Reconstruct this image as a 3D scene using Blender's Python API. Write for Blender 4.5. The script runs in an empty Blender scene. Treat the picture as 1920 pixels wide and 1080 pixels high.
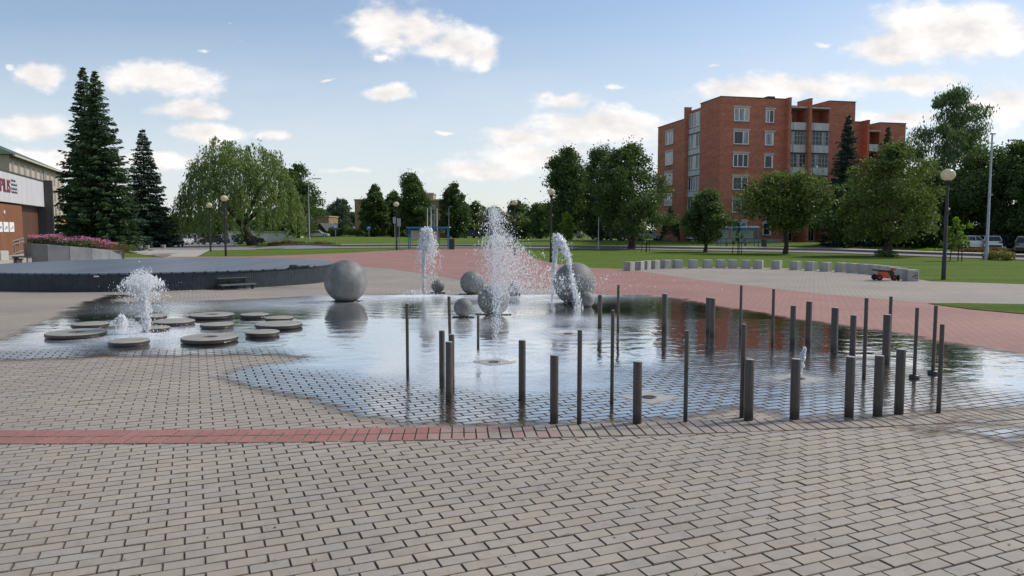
SUN_E = 2.5; CLOUD = 7.7; SKYMUL = (.97, .98, .99); EXPO = 0.46
import bpy, bmesh, math, random
import numpy as np
from mathutils import Vector, Matrix
S = bpy.context.scene
COL = S.collection
RNG = np.random.default_rng(11)
random.seed(5)
PI = math.pi
# ------------------------------------------------------------------ camera model
H, FPX = 1.7, 1400.0
PITCH = math.atan(110/FPX)
CP, SP = math.cos(PITCH), math.sin(PITCH)
def sstep(a, b, x):
    t = np.clip((x-a)/(b-a), 0, 1); return t*t*(3-2*t)
def zf(X, Y):
    """height of the terrain"""
    X = np.asarray(X, float); Y = np.asarray(Y, float)
    u = X/np.maximum(Y, 1)
    r = np.interp(Y, [0, 14, 28, 60, 80, 93, 120, 150, 250], [0, 0, -.25, -.35, -.4, .12, .2, .1, 0])
    l = np.interp(Y, [0, 14, 28, 60, 80, 100, 160], [0, 0, -.25, -.35, -.4, -.6, -.7])
    w = sstep(-.36, -.27, u)
    m = .42*np.exp(-((X+25)/14)**2-((Y-112)/14)**2)
    return l*(1-w)+r*w+m
def ray(px, py):
    x = (px-960)/FPX; y = (540-py)/FPX
    return Vector((x, CP+y*SP, -SP+y*CP))
_Y = np.concatenate([np.arange(1.5, 60, .1), np.arange(60, 400, .25)])
def G(px, py):
    """point of the terrain seen at a photo pixel"""
    d = ray(px, py); X = d.x/d.y*_Y; Z = H+d.z/d.y*_Y
    g = Z-zf(X, _Y); k = np.argmax(g < 0)
    if g[k] >= 0: k = len(_Y)-1
    k = max(k, 1); t = g[k-1]/(g[k-1]-g[k]) if g[k] < 0 else 1
    Y = _Y[k-1]+t*(_Y[k]-_Y[k-1])
    return Vector((d.x/d.y*Y, Y, float(zf(d.x/d.y*Y, Y))))
def at(px, py, Y):
    d = ray(px, py); return Vector((d.x/d.y*Y, Y, H+d.z/d.y*Y))
def gz(x, y): return float(zf(x, y))
def onY(px, Y):
    x = (px-960)/FPX*Y*1.0
    return Vector((x*(1.0), Y, gz(x, Y)))
# ------------------------------------------------------------------ objects
def tag(o, label=None, cat=None, group=None, kind=None):
    if label: o['label'] = label
    if cat: o['category'] = cat
    if group: o['group'] = group
    if kind: o['kind'] = kind
    return o
def empty(name, loc, label, cat, group=None, rz=0):
    o = bpy.data.objects.new(name, None); COL.objects.link(o)
    o.location = loc; o.rotation_euler = (0, 0, rz); o.empty_display_size = .2
    return tag(o, label, cat, group)
def copy_tree(o, parent=None):
    c = o.copy(); COL.objects.link(c)
    if parent: c.parent = parent
    for ch in list(o.children): copy_tree(ch, c)
    return c
class MB:
    """collects shapes for one mesh"""
    def __init__(s): s.v = []; s.f = []; s.mi = []; s.sm = []; s.n = 0
    def add(s, V, F, mi=0, sm=False):
        b = s.n; s.v += [tuple(p) for p in V]; s.n += len(V)
        for f in F: s.f.append(tuple(i+b for i in f)); s.mi.append(mi); s.sm.append(sm)
    def box(s, x0, x1, y0, y1, z0, z1, mi=0, M=None, bev=0):
        if bev:
            b = bev
            V = []; 
            for (z, q) in ((z0, 0), (z0+b, 1), (z1-b, 1), (z1, 0)):
                e = 0 if q else b
                V += [(x0+e, y0+b, z), (x0+b, y0+e, z), (x1-b, y0+e, z), (x1-e, y0+b, z), (x1-e, y1-b, z), (x1-b, y1-e, z), (x0+b, y1-e, z), (x0+e, y1-b, z)]
            F = [tuple(range(7, -1, -1)), tuple(range(24, 32))]
            for k in range(3):
                for i in range(8):
                    j = (i+1) % 8; F.append((k*8+i, k*8+j, k*8+8+j, k*8+8+i))
        else:
            V = [(x0, y0, z0), (x1, y0, z0), (x1, y1, z0), (x0, y1, z0), (x0, y0, z1), (x1, y0, z1), (x1, y1, z1), (x0, y1, z1)]
            F = [(3, 2, 1, 0), (4, 5, 6, 7), (0, 1, 5, 4), (1, 2, 6, 5), (2, 3, 7, 6), (3, 0, 4, 7)]
        if M is not None: V = [M @ Vector(p) for p in V]
        s.add(V, F, mi)
    def tube(s, pts, rad, n=8, mi=0, cap=True, sm=True):
        pts = [Vector(p) for p in pts]
        if not hasattr(rad, '__len__'): rad = [rad]*len(pts)
        V = []; F = []
        for i, p in enumerate(pts):
            d = (pts[min(i+1, len(pts)-1)]-pts[max(i-1, 0)]).normalized()
            a = d.cross(Vector((0, 0, 1)) if abs(d.z) < .9 else Vector((1, 0, 0))).normalized(); b = d.cross(a)
            for k in range(n):
                t = 2*PI*k/n; V.append(p+(a*math.cos(t)+b*math.sin(t))*rad[i])
        for i in range(len(pts)-1):
            for k in range(n):
                j = (k+1) % n; F.append((i*n+k, i*n+n+k, i*n+n+j, i*n+j))
        s.add(V, F, mi, sm)
        if cap:
            m = len(pts)-1
            s.add(V[:n], [tuple(range(n))], mi); s.add(V[m*n:], [tuple(range(n-1, -1, -1))], mi)
    def lathe(s, prof, n=24, mi=0, c=(0, 0, 0), sm=True, axis='z', cap=True):
        V = []; F = []
        for (r, z) in prof:
            for k in range(n):
                t = 2*PI*k/n; x, y = r*math.cos(t), r*math.sin(t)
                p = (x, y, z) if axis == 'z' else ((z, x, y) if axis == 'x' else (x, z, y))
                V.append((p[0]+c[0], p[1]+c[1], p[2]+c[2]))
        for i in range(len(prof)-1):
            for k in range(n):
                j = (k+1) % n; F.append((i*n+k, i*n+j, i*n+n+j, i*n+n+k))
        s.add(V, F, mi, sm)
        if cap:
            m = len(prof)-1
            if prof[0][0] > 1e-6: s.add(V[:n], [tuple(range(n-1, -1, -1))], mi)
            if prof[m][0] > 1e-6: s.add(V[m*n:], [tuple(range(n))], mi)
    def prism(s, poly, z0, z1, mi=0, M=None):
        n = len(poly); V = [(p[0], p[1], z0) for p in poly]+[(p[0], p[1], z1) for p in poly]
        F = [tuple(range(n-1, -1, -1)), tuple(range(n, 2*n))]+[(i, (i+1) % n, n+(i+1) % n, n+i) for i in range(n)]
        if M is not None: V = [M @ Vector(p) for p in V]
        s.add(V, F, mi)
    def build(s, name, mats, parent=None, loc=None, fix=True):
        me = bpy.data.meshes.new(name); me.from_pydata(s.v, [], s.f)
        if not isinstance(mats, (list, tuple)): mats = [mats]
        for m in mats: me.materials.append(m)
        me.polygons.foreach_set('material_index', s.mi); me.polygons.foreach_set('use_smooth', s.sm)
        if fix:
            bm = bmesh.new(); bm.from_mesh(me); bmesh.ops.recalc_face_normals(bm, faces=bm.faces); bm.to_mesh(me); bm.free()
        me.update()
        o = bpy.data.objects.new(name, me); COL.objects.link(o)
        if parent: o.parent = parent
        if loc is not None: o.location = loc
        return o
def fast_mesh(name, V, k, mats, parent=None, loc=None, smooth=False, F=None):
    """V: (n*k,3) array of separate k-gons, or with F an index array (m,k)"""
    V = np.ascontiguousarray(V, dtype=np.float32)
    if F is None: F = np.arange(len(V)).reshape(-1, k)
    F = np.ascontiguousarray(F, dtype=np.int32); m = len(F)
    me = bpy.data.meshes.new(name)
    me.vertices.add(len(V)); me.vertices.foreach_set('co', V.ravel())
    me.loops.add(m*k); me.loops.foreach_set('vertex_index', F.ravel())
    me.polygons.add(m); me.polygons.foreach_set('loop_start', np.arange(m, dtype=np.int32)*k)
    me.polygons.foreach_set('use_smooth', np.full(m, smooth))
    me.update(calc_edges=True)
    if not isinstance(mats, (list, tuple)): mats = [mats]
    for q in mats: me.materials.append(q)
    o = bpy.data.objects.new(name, me); COL.objects.link(o)
    if parent: o.parent = parent
    if loc is not None: o.location = loc
    return o
# lattice noise
def vnoise(x, y, seed=0):
    xi = np.floor(x).astype(np.int64); yi = np.floor(y).astype(np.int64); fx = x-xi; fy = y-yi
    def h(a, b):
        n = (a*374761393+b*668265263+seed*974634777) & 0xffffffff
        n = ((n ^ (n >> 13))*1274126177) & 0xffffffff
        return ((n ^ (n >> 16)) & 0xffff)/65535.0
    fx = fx*fx*(3-2*fx); fy = fy*fy*(3-2*fy)
    return (h(xi, yi)*(1-fx)+h(xi+1, yi)*fx)*(1-fy)+(h(xi, yi+1)*(1-fx)+h(xi+1, yi+1)*fx)*fy
def fbm(x, y, seed=0, o=4):
    r = 0; a = .5
    for i in range(o): r = r+a*vnoise(x*2**i, y*2**i, seed+i); a *= .5
    return r/(1-.5**o)
# ------------------------------------------------------------------ materials
LEAFK = dict(petals=1.1, petals_red=1.1, leaves_young=1.2)
class NT:
    def __init__(s, tree): s.t = tree
    def n(s, typ, ins=None, **kw):
        nd = s.t.nodes.new(typ)
        for k, v in kw.items(): setattr(nd, k, v)
        for k, v in (ins or {}).items():
            if isinstance(v, bpy.types.NodeSocket): s.t.links.new(v, nd.inputs[k])
            else: nd.inputs[k].default_value = v
        return nd
    def m(s, op, a, b=0.0, c=None, clamp=False):
        ins = {0: a, 1: b}
        if c is not None: ins[2] = c
        return s.n('ShaderNodeMath', ins, operation=op, use_clamp=clamp).outputs[0]
    def mix(s, f, a, b, mode='MIX'):
        nd = s.n('ShaderNodeMix', None, data_type='RGBA', blend_type=mode)
        for k, v in ((0, f), (6, a), (7, b)):
            if isinstance(v, bpy.types.NodeSocket): s.t.links.new(v, nd.inputs[k])
            else: nd.inputs[k].default_value = v if not isinstance(v, tuple) or len(v) != 3 else v+(1,)
        return nd.outputs[2]
    def ramp(s, f, stops):
        nd = s.n('ShaderNodeValToRGB', {0: f}); e = nd.color_ramp.elements
        while len(e) < len(stops): e.new(.5)
        for i, (p, c) in enumerate(stops):
            e[i].position = p; e[i].color = c+(1,) if len(c) == 3 else c
        return nd.outputs[0]
    def noise(s, vec, scale, detail=4, rough=.55):
        ins = {'Scale': scale, 'Detail': detail, 'Roughness': rough}
        if vec is not None: ins['Vector'] = vec
        return s.n('ShaderNodeTexNoise', ins).outputs[0]
def new_mat(name):
    m = bpy.data.materials.new(name); m.use_nodes = True; m.node_tree.nodes.clear()
    t = NT(m.node_tree); out = t.n('ShaderNodeOutputMaterial')
    return m, t, out
def c4(c): return tuple(c)+(1,) if len(c) == 3 else c
def simple(name, col, rough=.6, metal=0, var=.18, scale=8, bump=.0, bscale=60, spec=.5, streak=False, col2=None):
    """principled with blotchy colour variation (dirt, weathering)"""
    m, t, out = new_mat(name)
    oc = t.n('ShaderNodeTexCoord').outputs['Object']
    v = oc
    if streak: v = t.n('ShaderNodeMapping', {'Vector': oc, 'Scale': (1, 1, .12)}).outputs[0]
    n = t.noise(v, scale, 5, .6)
    d = tuple(x*(1-var) for x in col); l = tuple(min(1, x*(1+var)) for x in col)
    base = t.ramp(n, [(.3, d), (.7, col2 or l)])
    bs = t.n('ShaderNodeBsdfPrincipled', {'Base Color': base, 'Roughness': rough, 'Metallic': metal, 'Specular IOR Level': spec})
    if bump:
        b = t.n('ShaderNodeBump', {'Height': t.noise(oc, bscale, 4, .6), 'Strength': bump, 'Distance': .02})
        t.t.links.new(b.outputs[0], bs.inputs['Normal'])
    t.t.links.new(bs.outputs[0], out.inputs[0]); return m
TH = math.radians(23)
def brick_vec(t, ang=TH):
    oc = t.n('ShaderNodeTexCoord').outputs['Object']
    return oc, t.n('ShaderNodeMapping', {'Vector': oc, 'Rotation': (0, 0, -ang)}).outputs[0]
def pav_cols(c): return tuple(x*.95 for x in c), tuple(x*1.05 for x in c)
GREY_P = (.318, .277, .232); RED_P = (.335, .165, .135); SAND = (.125, .098, .073)
def paver_tex(name, col, w=.2, h=.1):
    m, t, out = new_mat(name)
    oc, bv = brick_vec(t)
    a, b = pav_cols(col)
    br = t.n('ShaderNodeTexBrick', {'Vector': bv, 'Color1': c4(a), 'Color2': c4(b), 'Mortar': c4(SAND), 'Scale': 1.0, 'Mortar Size': .0075, 'Mortar Smooth': .3, 'Bias': 0.0, 'Brick Width': w, 'Row Height': h})
    big = t.noise(oc, .35, 5, .6)
    f = t.ramp(big, [(.3, (.82, .82, .84)), (.7, (1.1, 1.09, 1.06))])
    c = t.mix(1.0, br.outputs[0], f, 'MULTIPLY')
    fine = t.noise(oc, 130, 3, .7)
    c = t.mix(1.0, c, t.ramp(fine, [(.2, (.8, .8, .8)), (.8, (1.15, 1.15, 1.15))]), 'MULTIPLY')
    bp = t.n('ShaderNodeBump', {'Height': t.m('SUBTRACT', 1.0, br.outputs[1]), 'Strength': .5, 'Distance': .006})
    bs = t.n('ShaderNodeBsdfPrincipled', {'Base Color': c, 'Roughness': .72, 'Specular IOR Level': .35, 'Normal': bp.outputs[0]})
    t.t.links.new(bs.outputs[0], out.inputs[0]); return m
def paver_geo(name, col):
    """for modelled pavers: one tone per stone, speckle, stains"""
    m, t, out = new_mat(name)
    oc = t.n('ShaderNodeTexCoord').outputs['Object']
    r = t.n('ShaderNodeNewGeometry').outputs['Random Per Island']
    a, b = pav_cols(col)
    c = t.mix(r, c4(a), c4(b))
    warm = t.m('FRACT', t.m('MULTIPLY', r, 7.31))
    c = t.mix(1.0, c, t.ramp(warm, [(.0, (1.03, 1.0, .96)), (1, (.98, 1.0, 1.03))]), 'MULTIPLY')
    big = t.noise(oc, .45, 5, .62)
    c = t.mix(1.0, c, t.ramp(big, [(.3, (.83, .83, .84)), (.7, (1.1, 1.09, 1.06))]), 'MULTIPLY')
    spots = t.noise(oc, 9, 6, .7)
    c = t.mix(1.0, c, t.ramp(spots, [(.25, (.78, .77, .75)), (.5, (1, 1, 1)), (.8, (1.08, 1.08, 1.08))]), 'MULTIPLY')
    fine = t.noise(oc, 260, 3, .75)
    c = t.mix(1.0, c, t.ramp(fine, [(.25, (.66, .66, .66)), (.5, (1, 1, 1)), (.75, (1.22, 1.22, 1.22))]), 'MULTIPLY')
    bp = t.n('ShaderNodeBump', {'Height': fine, 'Strength': .35, 'Distance': .0025})
    ro = t.ramp(t.noise(oc, 1.1, 4, .6), [(.35, (.5, .5, .5)), (.7, (.75, .75, .75))])
    bs = t.n('ShaderNodeBsdfPrincipled', {'Base Color': c, 'Roughness': ro, 'Specular IOR Level': .45, 'Normal': bp.outputs[0]})
    t.t.links.new(bs.outputs[0], out.inputs[0]); return m
def grass_mat(name, a, b, cc):
    m, t, out = new_mat(name)
    oc = t.n('ShaderNodeTexCoord').outputs['Object']
    st = t.n('ShaderNodeMapping', {'Vector': oc, 'Rotation': (0, 0, .5), 'Scale': (.25, 1.2, 1)}).outputs[0]
    n1 = t.noise(st, .5, 6, .65); n2 = t.noise(oc, 7, 5, .75); n3 = t.noise(oc, 60, 3, .8)
    c = t.ramp(n1, [(.3, a), (.55, b), (.75, cc)])
    c = t.mix(1.0, c, t.ramp(n2, [(.25, (.6, .65, .5)), (.75, (1.3, 1.25, 1.3))]), 'MULTIPLY')
    c = t.mix(1.0, c, t.ramp(n3, [(.3, (.55, .55, .5)), (.7, (1.4, 1.35, 1.3))]), 'MULTIPLY')
    bp = t.n('ShaderNodeBump', {'Height': n3, 'Strength': .8, 'Distance': .05})
    bs = t.n('ShaderNodeBsdfPrincipled', {'Base Color': c, 'Roughness': .9, 'Specular IOR Level': .1, 'Normal': bp.outputs[0]})
    t.t.links.new(bs.outputs[0], out.inputs[0]); return m
def leaf_mat(name, dark, light, trans=.35, hi=None):
    q = LEAFK.get(name, 1.75); dark = (dark[0]*q+.010, dark[1]*q+.012, dark[2]*q+.014); light = (light[0]*q+.008, light[1]*q+.008, light[2]*q+.012); hi = tuple(min(.8, x*q) for x in hi) if hi else None  # offsets lift the darks bluish: distance haze put into the leaf colour
    m, t, out = new_mat(name)
    r = t.n('ShaderNodeNewGeometry').outputs['Random Per Island']
    oc = t.n('ShaderNodeTexCoord').outputs['Object']
    n = t.noise(oc, .55, 3, .6)
    f = t.m('ADD', t.m('MULTIPLY', r, .6), t.m('MULTIPLY', n, .55), clamp=True)
    st = [(.2, dark), (.75, light)]
    if hi: st.append((.97, hi))
    c = t.ramp(f, st)
    d = t.n('ShaderNodeBsdfPrincipled', {'Base Color': c, 'Roughness': .55, 'Specular IOR Level': .3})
    tr = t.n('ShaderNodeBsdfTranslucent', {'Color': t.mix(1.0, c, (1.2, 1.3, .6), 'MULTIPLY')})
    mx = t.n('ShaderNodeMixShader', {0: trans, 1: d.outputs[0], 2: tr.outputs[0]})
    t.t.links.new(mx.outputs[0], out.inputs[0]); return m
def glass_mat(name, col, rough=.04, curtain=None):
    m, t, out = new_mat(name)
    oc = t.n('ShaderNodeTexCoord').outputs['Object']
    n = t.noise(t.n('ShaderNodeMapping', {'Vector': oc, 'Scale': (4, 4, .3)}).outputs[0], 1.5, 3, .6)
    c = t.ramp(n, [(.35, tuple(x*.6 for x in col)), (.65, curtain or tuple(min(1, x*1.5) for x in col))])
    bs = t.n('ShaderNodeBsdfPrincipled', {'Base Color': c, 'Roughness': rough, 'Specular IOR Level': .5, 'IOR': 1.45})
    t.t.links.new(bs.outputs[0], out.inputs[0]); return m
def brickwall(name, ca, cb, mort):
    m, t, out = new_mat(name)
    oc = t.n('ShaderNodeTexCoord').outputs['Object']
    sx = t.n('ShaderNodeSeparateXYZ', {0: oc})
    v = t.n('ShaderNodeCombineXYZ', {0: t.m('ADD', sx.outputs[0], sx.outputs[1]), 1: sx.outputs[2]}).outputs[0]
    br = t.n('ShaderNodeTexBrick', {'Vector': v, 'Color1': c4(ca), 'Color2': c4(cb), 'Mortar': c4(mort), 'Scale': 1.0, 'Mortar Size': .009, 'Mortar Smooth': .2, 'Brick Width': .26, 'Row Height': .1})
    big = t.noise(t.n('ShaderNodeMapping', {'Vector': oc, 'Scale': (.5, .5, 3)}).outputs[0], .5, 6, .65)
    c = t.mix(1.0, br.outputs[0], t.ramp(big, [(.3, (.78, .76, .76)), (.7, (1.16, 1.14, 1.1))]), 'MULTIPLY')
    bl = t.noise(oc, 2.5, 5, .7)
    c = t.mix(1.0, c, t.ramp(bl, [(.3, (.85, .85, .85)), (.7, (1.1, 1.1, 1.1))]), 'MULTIPLY')
    bp = t.n('ShaderNodeBump', {'Height': t.m('SUBTRACT', 1.0, br.outputs[1]), 'Strength': .4, 'Distance': .01})
    bs = t.n('ShaderNodeBsdfPrincipled', {'Base Color': c, 'Roughness': .85, 'Specular IOR Level': .2, 'Normal': bp.outputs[0]})
    t.t.links.new(bs.outputs[0], out.inputs[0]); return m
def boards(name, ca, cb, gap, width, axis=0, rough=.6, gw=.06):
    """vertical boards: stripes along one object axis"""
    m, t, out = new_mat(name)
    oc = t.n('ShaderNodeTexCoord').outputs['Object']
    sx = t.n('ShaderNodeSeparateXYZ', {0: oc})
    u = t.m('DIVIDE', sx.outputs[axis], width)
    k = t.m('FLOOR', u); fr = t.m('SUBTRACT', u, k)
    wn = t.n('ShaderNodeTexWhiteNoise', {'W': k}, noise_dimensions='1D').outputs[0]
    g = t.m('LESS_THAN', fr, gw)
    c = t.mix(wn, c4(ca), c4(cb))
    sc = [40, 40, 40]; sc[1 if axis == 0 else 0] = 2.0; 
    n = t.noise(t.n('ShaderNodeMapping', {'Vector': oc, 'Scale': (6, .7, .7) if axis == 0 else (.7, 6, .7)}).outputs[0], 3, 5, .7)
    c = t.mix(1.0, c, t.ramp(n, [(.25, (.72, .72, .72)), (.75, (1.2, 1.2, 1.2))]), 'MULTIPLY')
    c = t.mix(g, c, c4(gap))
    bp = t.n('ShaderNodeBump', {'Height': t.m('SUBTRACT', 1.0, g), 'Strength': .6, 'Distance': .01})
    bs = t.n('ShaderNodeBsdfPrincipled', {'Base Color': c, 'Roughness': rough, 'Specular IOR Level': .4, 'Normal': bp.outputs[0]})
    t.t.links.new(bs.outputs[0], out.inputs[0]); return m

M = {}
M['pave_far'] = paver_tex('grey_pavers_far', GREY_P)
M['pave_geo'] = paver_geo('grey_pavers', GREY_P)
M['red_far'] = paver_tex('red_pavers_far', RED_P)
M['red_geo'] = paver_geo('red_pavers', (.31, .13, .11))
M['sand'] = simple('joint_sand', SAND, .95, var=.35, scale=30, bump=.5, bscale=200)
M['band_geo'] = paver_geo('band_pavers', (.285, .24, .2))
M['joint_edge'] = simple('paver_edges', (.15, .12, .094), .9, var=.3, scale=25)
M['grass'] = grass_mat('grass', (.075, .12, .018), (.11, .17, .026), (.15, .2, .038))
M['asphalt'] = simple('asphalt', (.2, .19, .185), .9, var=.15, scale=1.5, bump=.3, bscale=80)
M['sidewalk'] = simple('sidewalk', (.36, .32, .28), .85, var=.12, scale=3)
M['kerb'] = simple('kerb_stone', (.2, .19, .18), .85, var=.2, scale=4)
M['concrete'] = simple('concrete', (.30, .295, .275), .8, var=.22, scale=3.5, bump=.25, bscale=90)
def sphere_mat():
    m, t, out = new_mat('sphere_concrete')
    oc = t.n('ShaderNodeTexCoord').outputs['Object']
    n = t.noise(oc, 2.6, 6, .62); n2 = t.noise(oc, 90, 3, .7); n3 = t.noise(t.n('ShaderNodeMapping', {'Vector': oc, 'Scale': (1, 1, .25)}).outputs[0], 9, 5, .65)
    c = t.ramp(n, [(.3, (.105, .108, .108)), (.5, (.165, .166, .16)), (.72, (.25, .246, .23))])
    c = t.mix(1.0, c, t.ramp(n3, [(.3, (.78, .78, .78)), (.65, (1.1, 1.1, 1.08))]), 'MULTIPLY')
    c = t.mix(1.0, c, t.ramp(n2, [(.3, (.72, .72, .72)), (.7, (1.22, 1.22, 1.22))]), 'MULTIPLY')
    sz = t.n('ShaderNodeSeparateXYZ', {0: oc}).outputs[2]
    seam = t.m('LESS_THAN', t.m('ABSOLUTE', t.m('ADD', sz, t.m('MULTIPLY', n, .03))), .006)
    c = t.mix(t.m('MULTIPLY', seam, .35), c, (.08, .08, .075))
    bp = t.n('ShaderNodeBump', {'Height': n2, 'Strength': .3, 'Distance': .006})
    bs = t.n('ShaderNodeBsdfPrincipled', {'Base Color': c, 'Roughness': .62, 'Specular IOR Level': .45, 'Normal': bp.outputs[0]})
    t.t.links.new(bs.outputs[0], out.inputs[0]); return m
M['sphere'] = sphere_mat()
M['wetconc'] = simple('wet_concrete', (.33, .31, .27), .35, var=.25, scale=5, bump=.2, bscale=70)
M['disc'] = simple('disc_concrete', (.26, .24, .2), .45, var=.25, scale=5, bump=.2, bscale=70)
M['darkwet'] = simple('dark_wet_stone', (.03, .024, .018), .4, var=.4, scale=9)
def post_mat():
    m, t, out = new_mat('post_steel')
    oc = t.n('ShaderNodeTexCoord').outputs['Object']
    st = t.noise(t.n('ShaderNodeMapping', {'Vector': oc, 'Scale': (60, 60, 2.5)}).outputs[0], 1, 5, .7)
    bl = t.noise(oc, 14, 5, .65)
    c = t.ramp(st, [(.25, (.042, .034, .028)), (.55, (.07, .058, .048)), (.8, (.12, .102, .088))])
    c = t.mix(1.0, c, t.ramp(bl, [(.3, (.7, .68, .66)), (.7, (1.25, 1.25, 1.25))]), 'MULTIPLY')
    wz = t.m('ADD', t.n('ShaderNodeSeparateXYZ', {0: oc}).outputs[2], t.m('MULTIPLY', st, -.16)); wm = t.n('ShaderNodeMapRange', {0: wz, 1: -.02, 2: .03}).outputs[0]
    c = t.mix(wm, t.mix(1.0, c, (.45, .43, .4), 'MULTIPLY'), c)
    bs = t.n('ShaderNodeBsdfPrincipled', {'Base Color': c, 'Roughness': t.ramp(bl, [(.3, (.36, .36, .36)), (.7, (.62, .62, .62))]), 'Metallic': .1, 'Specular IOR Level': .5})
    t.t.links.new(bs.outputs[0], out.inputs[0]); return m
M['post'] = post_mat()
M['posttop'] = simple('post_cut_end', (.36, .35, .33), .45, metal=.3, var=.2, scale=30)
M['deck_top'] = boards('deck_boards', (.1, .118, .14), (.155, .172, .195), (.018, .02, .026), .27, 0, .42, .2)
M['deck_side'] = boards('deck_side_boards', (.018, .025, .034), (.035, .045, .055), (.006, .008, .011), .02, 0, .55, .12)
M['black'] = simple('black_paint', (.012, .012, .015), .4, var=.3, scale=10)
M['steel'] = simple('galvanised_steel', (.34, .35, .36), .45, .6, var=.15, scale=8)
M['globe'] = None
def globe_mat():
    m, t, out = new_mat('globe_plastic')
    oc = t.n('ShaderNodeTexCoord').outputs['Object']
    c = t.ramp(t.noise(oc, 7, 5, .6), [(.3, (.62, .56, .40)), (.7, (.82, .77, .6))])
    d = t.n('ShaderNodeBsdfPrincipled', {'Base Color': c, 'Roughness': .25})
    tr = t.n('ShaderNodeBsdfTranslucent', {'Color': c})
    mx = t.n('ShaderNodeMixShader', {0: .45, 1: d.outputs[0], 2: tr.outputs[0]})
    t.t.links.new(mx.outputs[0], out.inputs[0]); return m
M['globe'] = globe_mat()
def foam_mat():
    m, t, out = new_mat('spray')
    d = t.n('ShaderNodeBsdfPrincipled', {'Base Color': (.98, .985, 1, 1), 'Roughness': .12, 'Specular IOR Level': .8})
    tr = t.n('ShaderNodeBsdfTranslucent', {'Color': (.97, .98, 1, 1)})
    mx = t.n('ShaderNodeMixShader', {0: .5, 1: d.outputs[0], 2: tr.outputs[0]})
    t.t.links.new(mx.outputs[0], out.inputs[0]); return m
M['foam'] = foam_mat()
M['brick'] = brickwall('red_brick', (.44, .15, .092), (.58, .21, .13), (.36, .2, .15))
M['white'] = simple('white_paint', (.8, .8, .79), .5, var=.06, scale=5)
M['balcony'] = simple('balcony_panel', (.55, .55, .53), .8, var=.22, scale=1.6, streak=True)
M['lintel'] = simple('lintel_concrete', (.45, .43, .39), .85, var=.12, scale=4)
M['sill'] = simple('sill_metal', (.13, .15, .18), .5, var=.1)
M['glass'] = glass_mat('window_glass', (.03, .038, .045))
M['glass_blue'] = glass_mat('window_glass_curtains', (.16, .19, .24), curtain=(.42, .44, .46))
M['glass_pale'] = glass_mat('window_glass_blinds', (.42, .42, .4), curtain=(.62, .6, .56))
M['roof_dark'] = simple('roof_felt', (.06, .06, .065), .9)
M['bark'] = simple('bark', (.045, .034, .026), .95, var=.4, scale=6, bump=.6, bscale=20)
M['birch_bark'] = simple('birch_bark', (.4, .39, .36), .8, var=.5, scale=4)
M['leaf_dark'] = leaf_mat('leaves_dark', (.016, .032, .010), (.048, .078, .019), .35, (.1, .13, .03))
M['leaf_mid'] = leaf_mat('leaves_mid', (.022, .04, .012), (.058, .09, .025), .35, (.12, .15, .04))
M['leaf_willow'] = leaf_mat('leaves_willow', (.04, .06, .02), (.1, .135, .042), .4, (.2, .24, .085))
M['leaf_birch'] = leaf_mat('leaves_birch', (.025, .045, .018), (.06, .095, .035), .35, (.13, .16, .07))
M['leaf_young'] = leaf_mat('leaves_young', (.06, .11, .01), (.16, .24, .025), .45, (.25, .33, .05))
M['leaf_plum'] = leaf_mat('leaves_plum', (.012, .006, .01), (.04, .018, .026), .3, (.08, .035, .045))
M['leaf_olive'] = leaf_mat('leaves_olive', (.028, .042, .01), (.075, .1, .022), .35, (.13, .14, .035))
M['needle'] = leaf_mat('needles', (.012, .026, .010), (.034, .062, .021), .2, (.07, .105, .034))
M['needle_blue'] = leaf_mat('needles_dark', (.008, .018, .012), (.02, .042, .024), .15, (.045, .075, .04))
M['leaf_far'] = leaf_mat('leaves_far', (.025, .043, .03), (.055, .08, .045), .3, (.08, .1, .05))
M['bed_yellow'] = leaf_mat('leaves_bed', (.05, .05, .01), (.14, .13, .025), .35, (.2, .18, .05))
M['bed_red'] = leaf_mat('leaves_barberry', (.035, .022, .012), (.1, .06, .03), .35, (.14, .11, .03))
M['petal'] = leaf_mat('petals', (.4, .06, .28), (.75, .25, .55), .4, (.85, .55, .72))
M['petal_red'] = leaf_mat('petals_red', (.3, .02, .1), (.55, .08, .2), .4, (.75, .3, .4))
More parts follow.
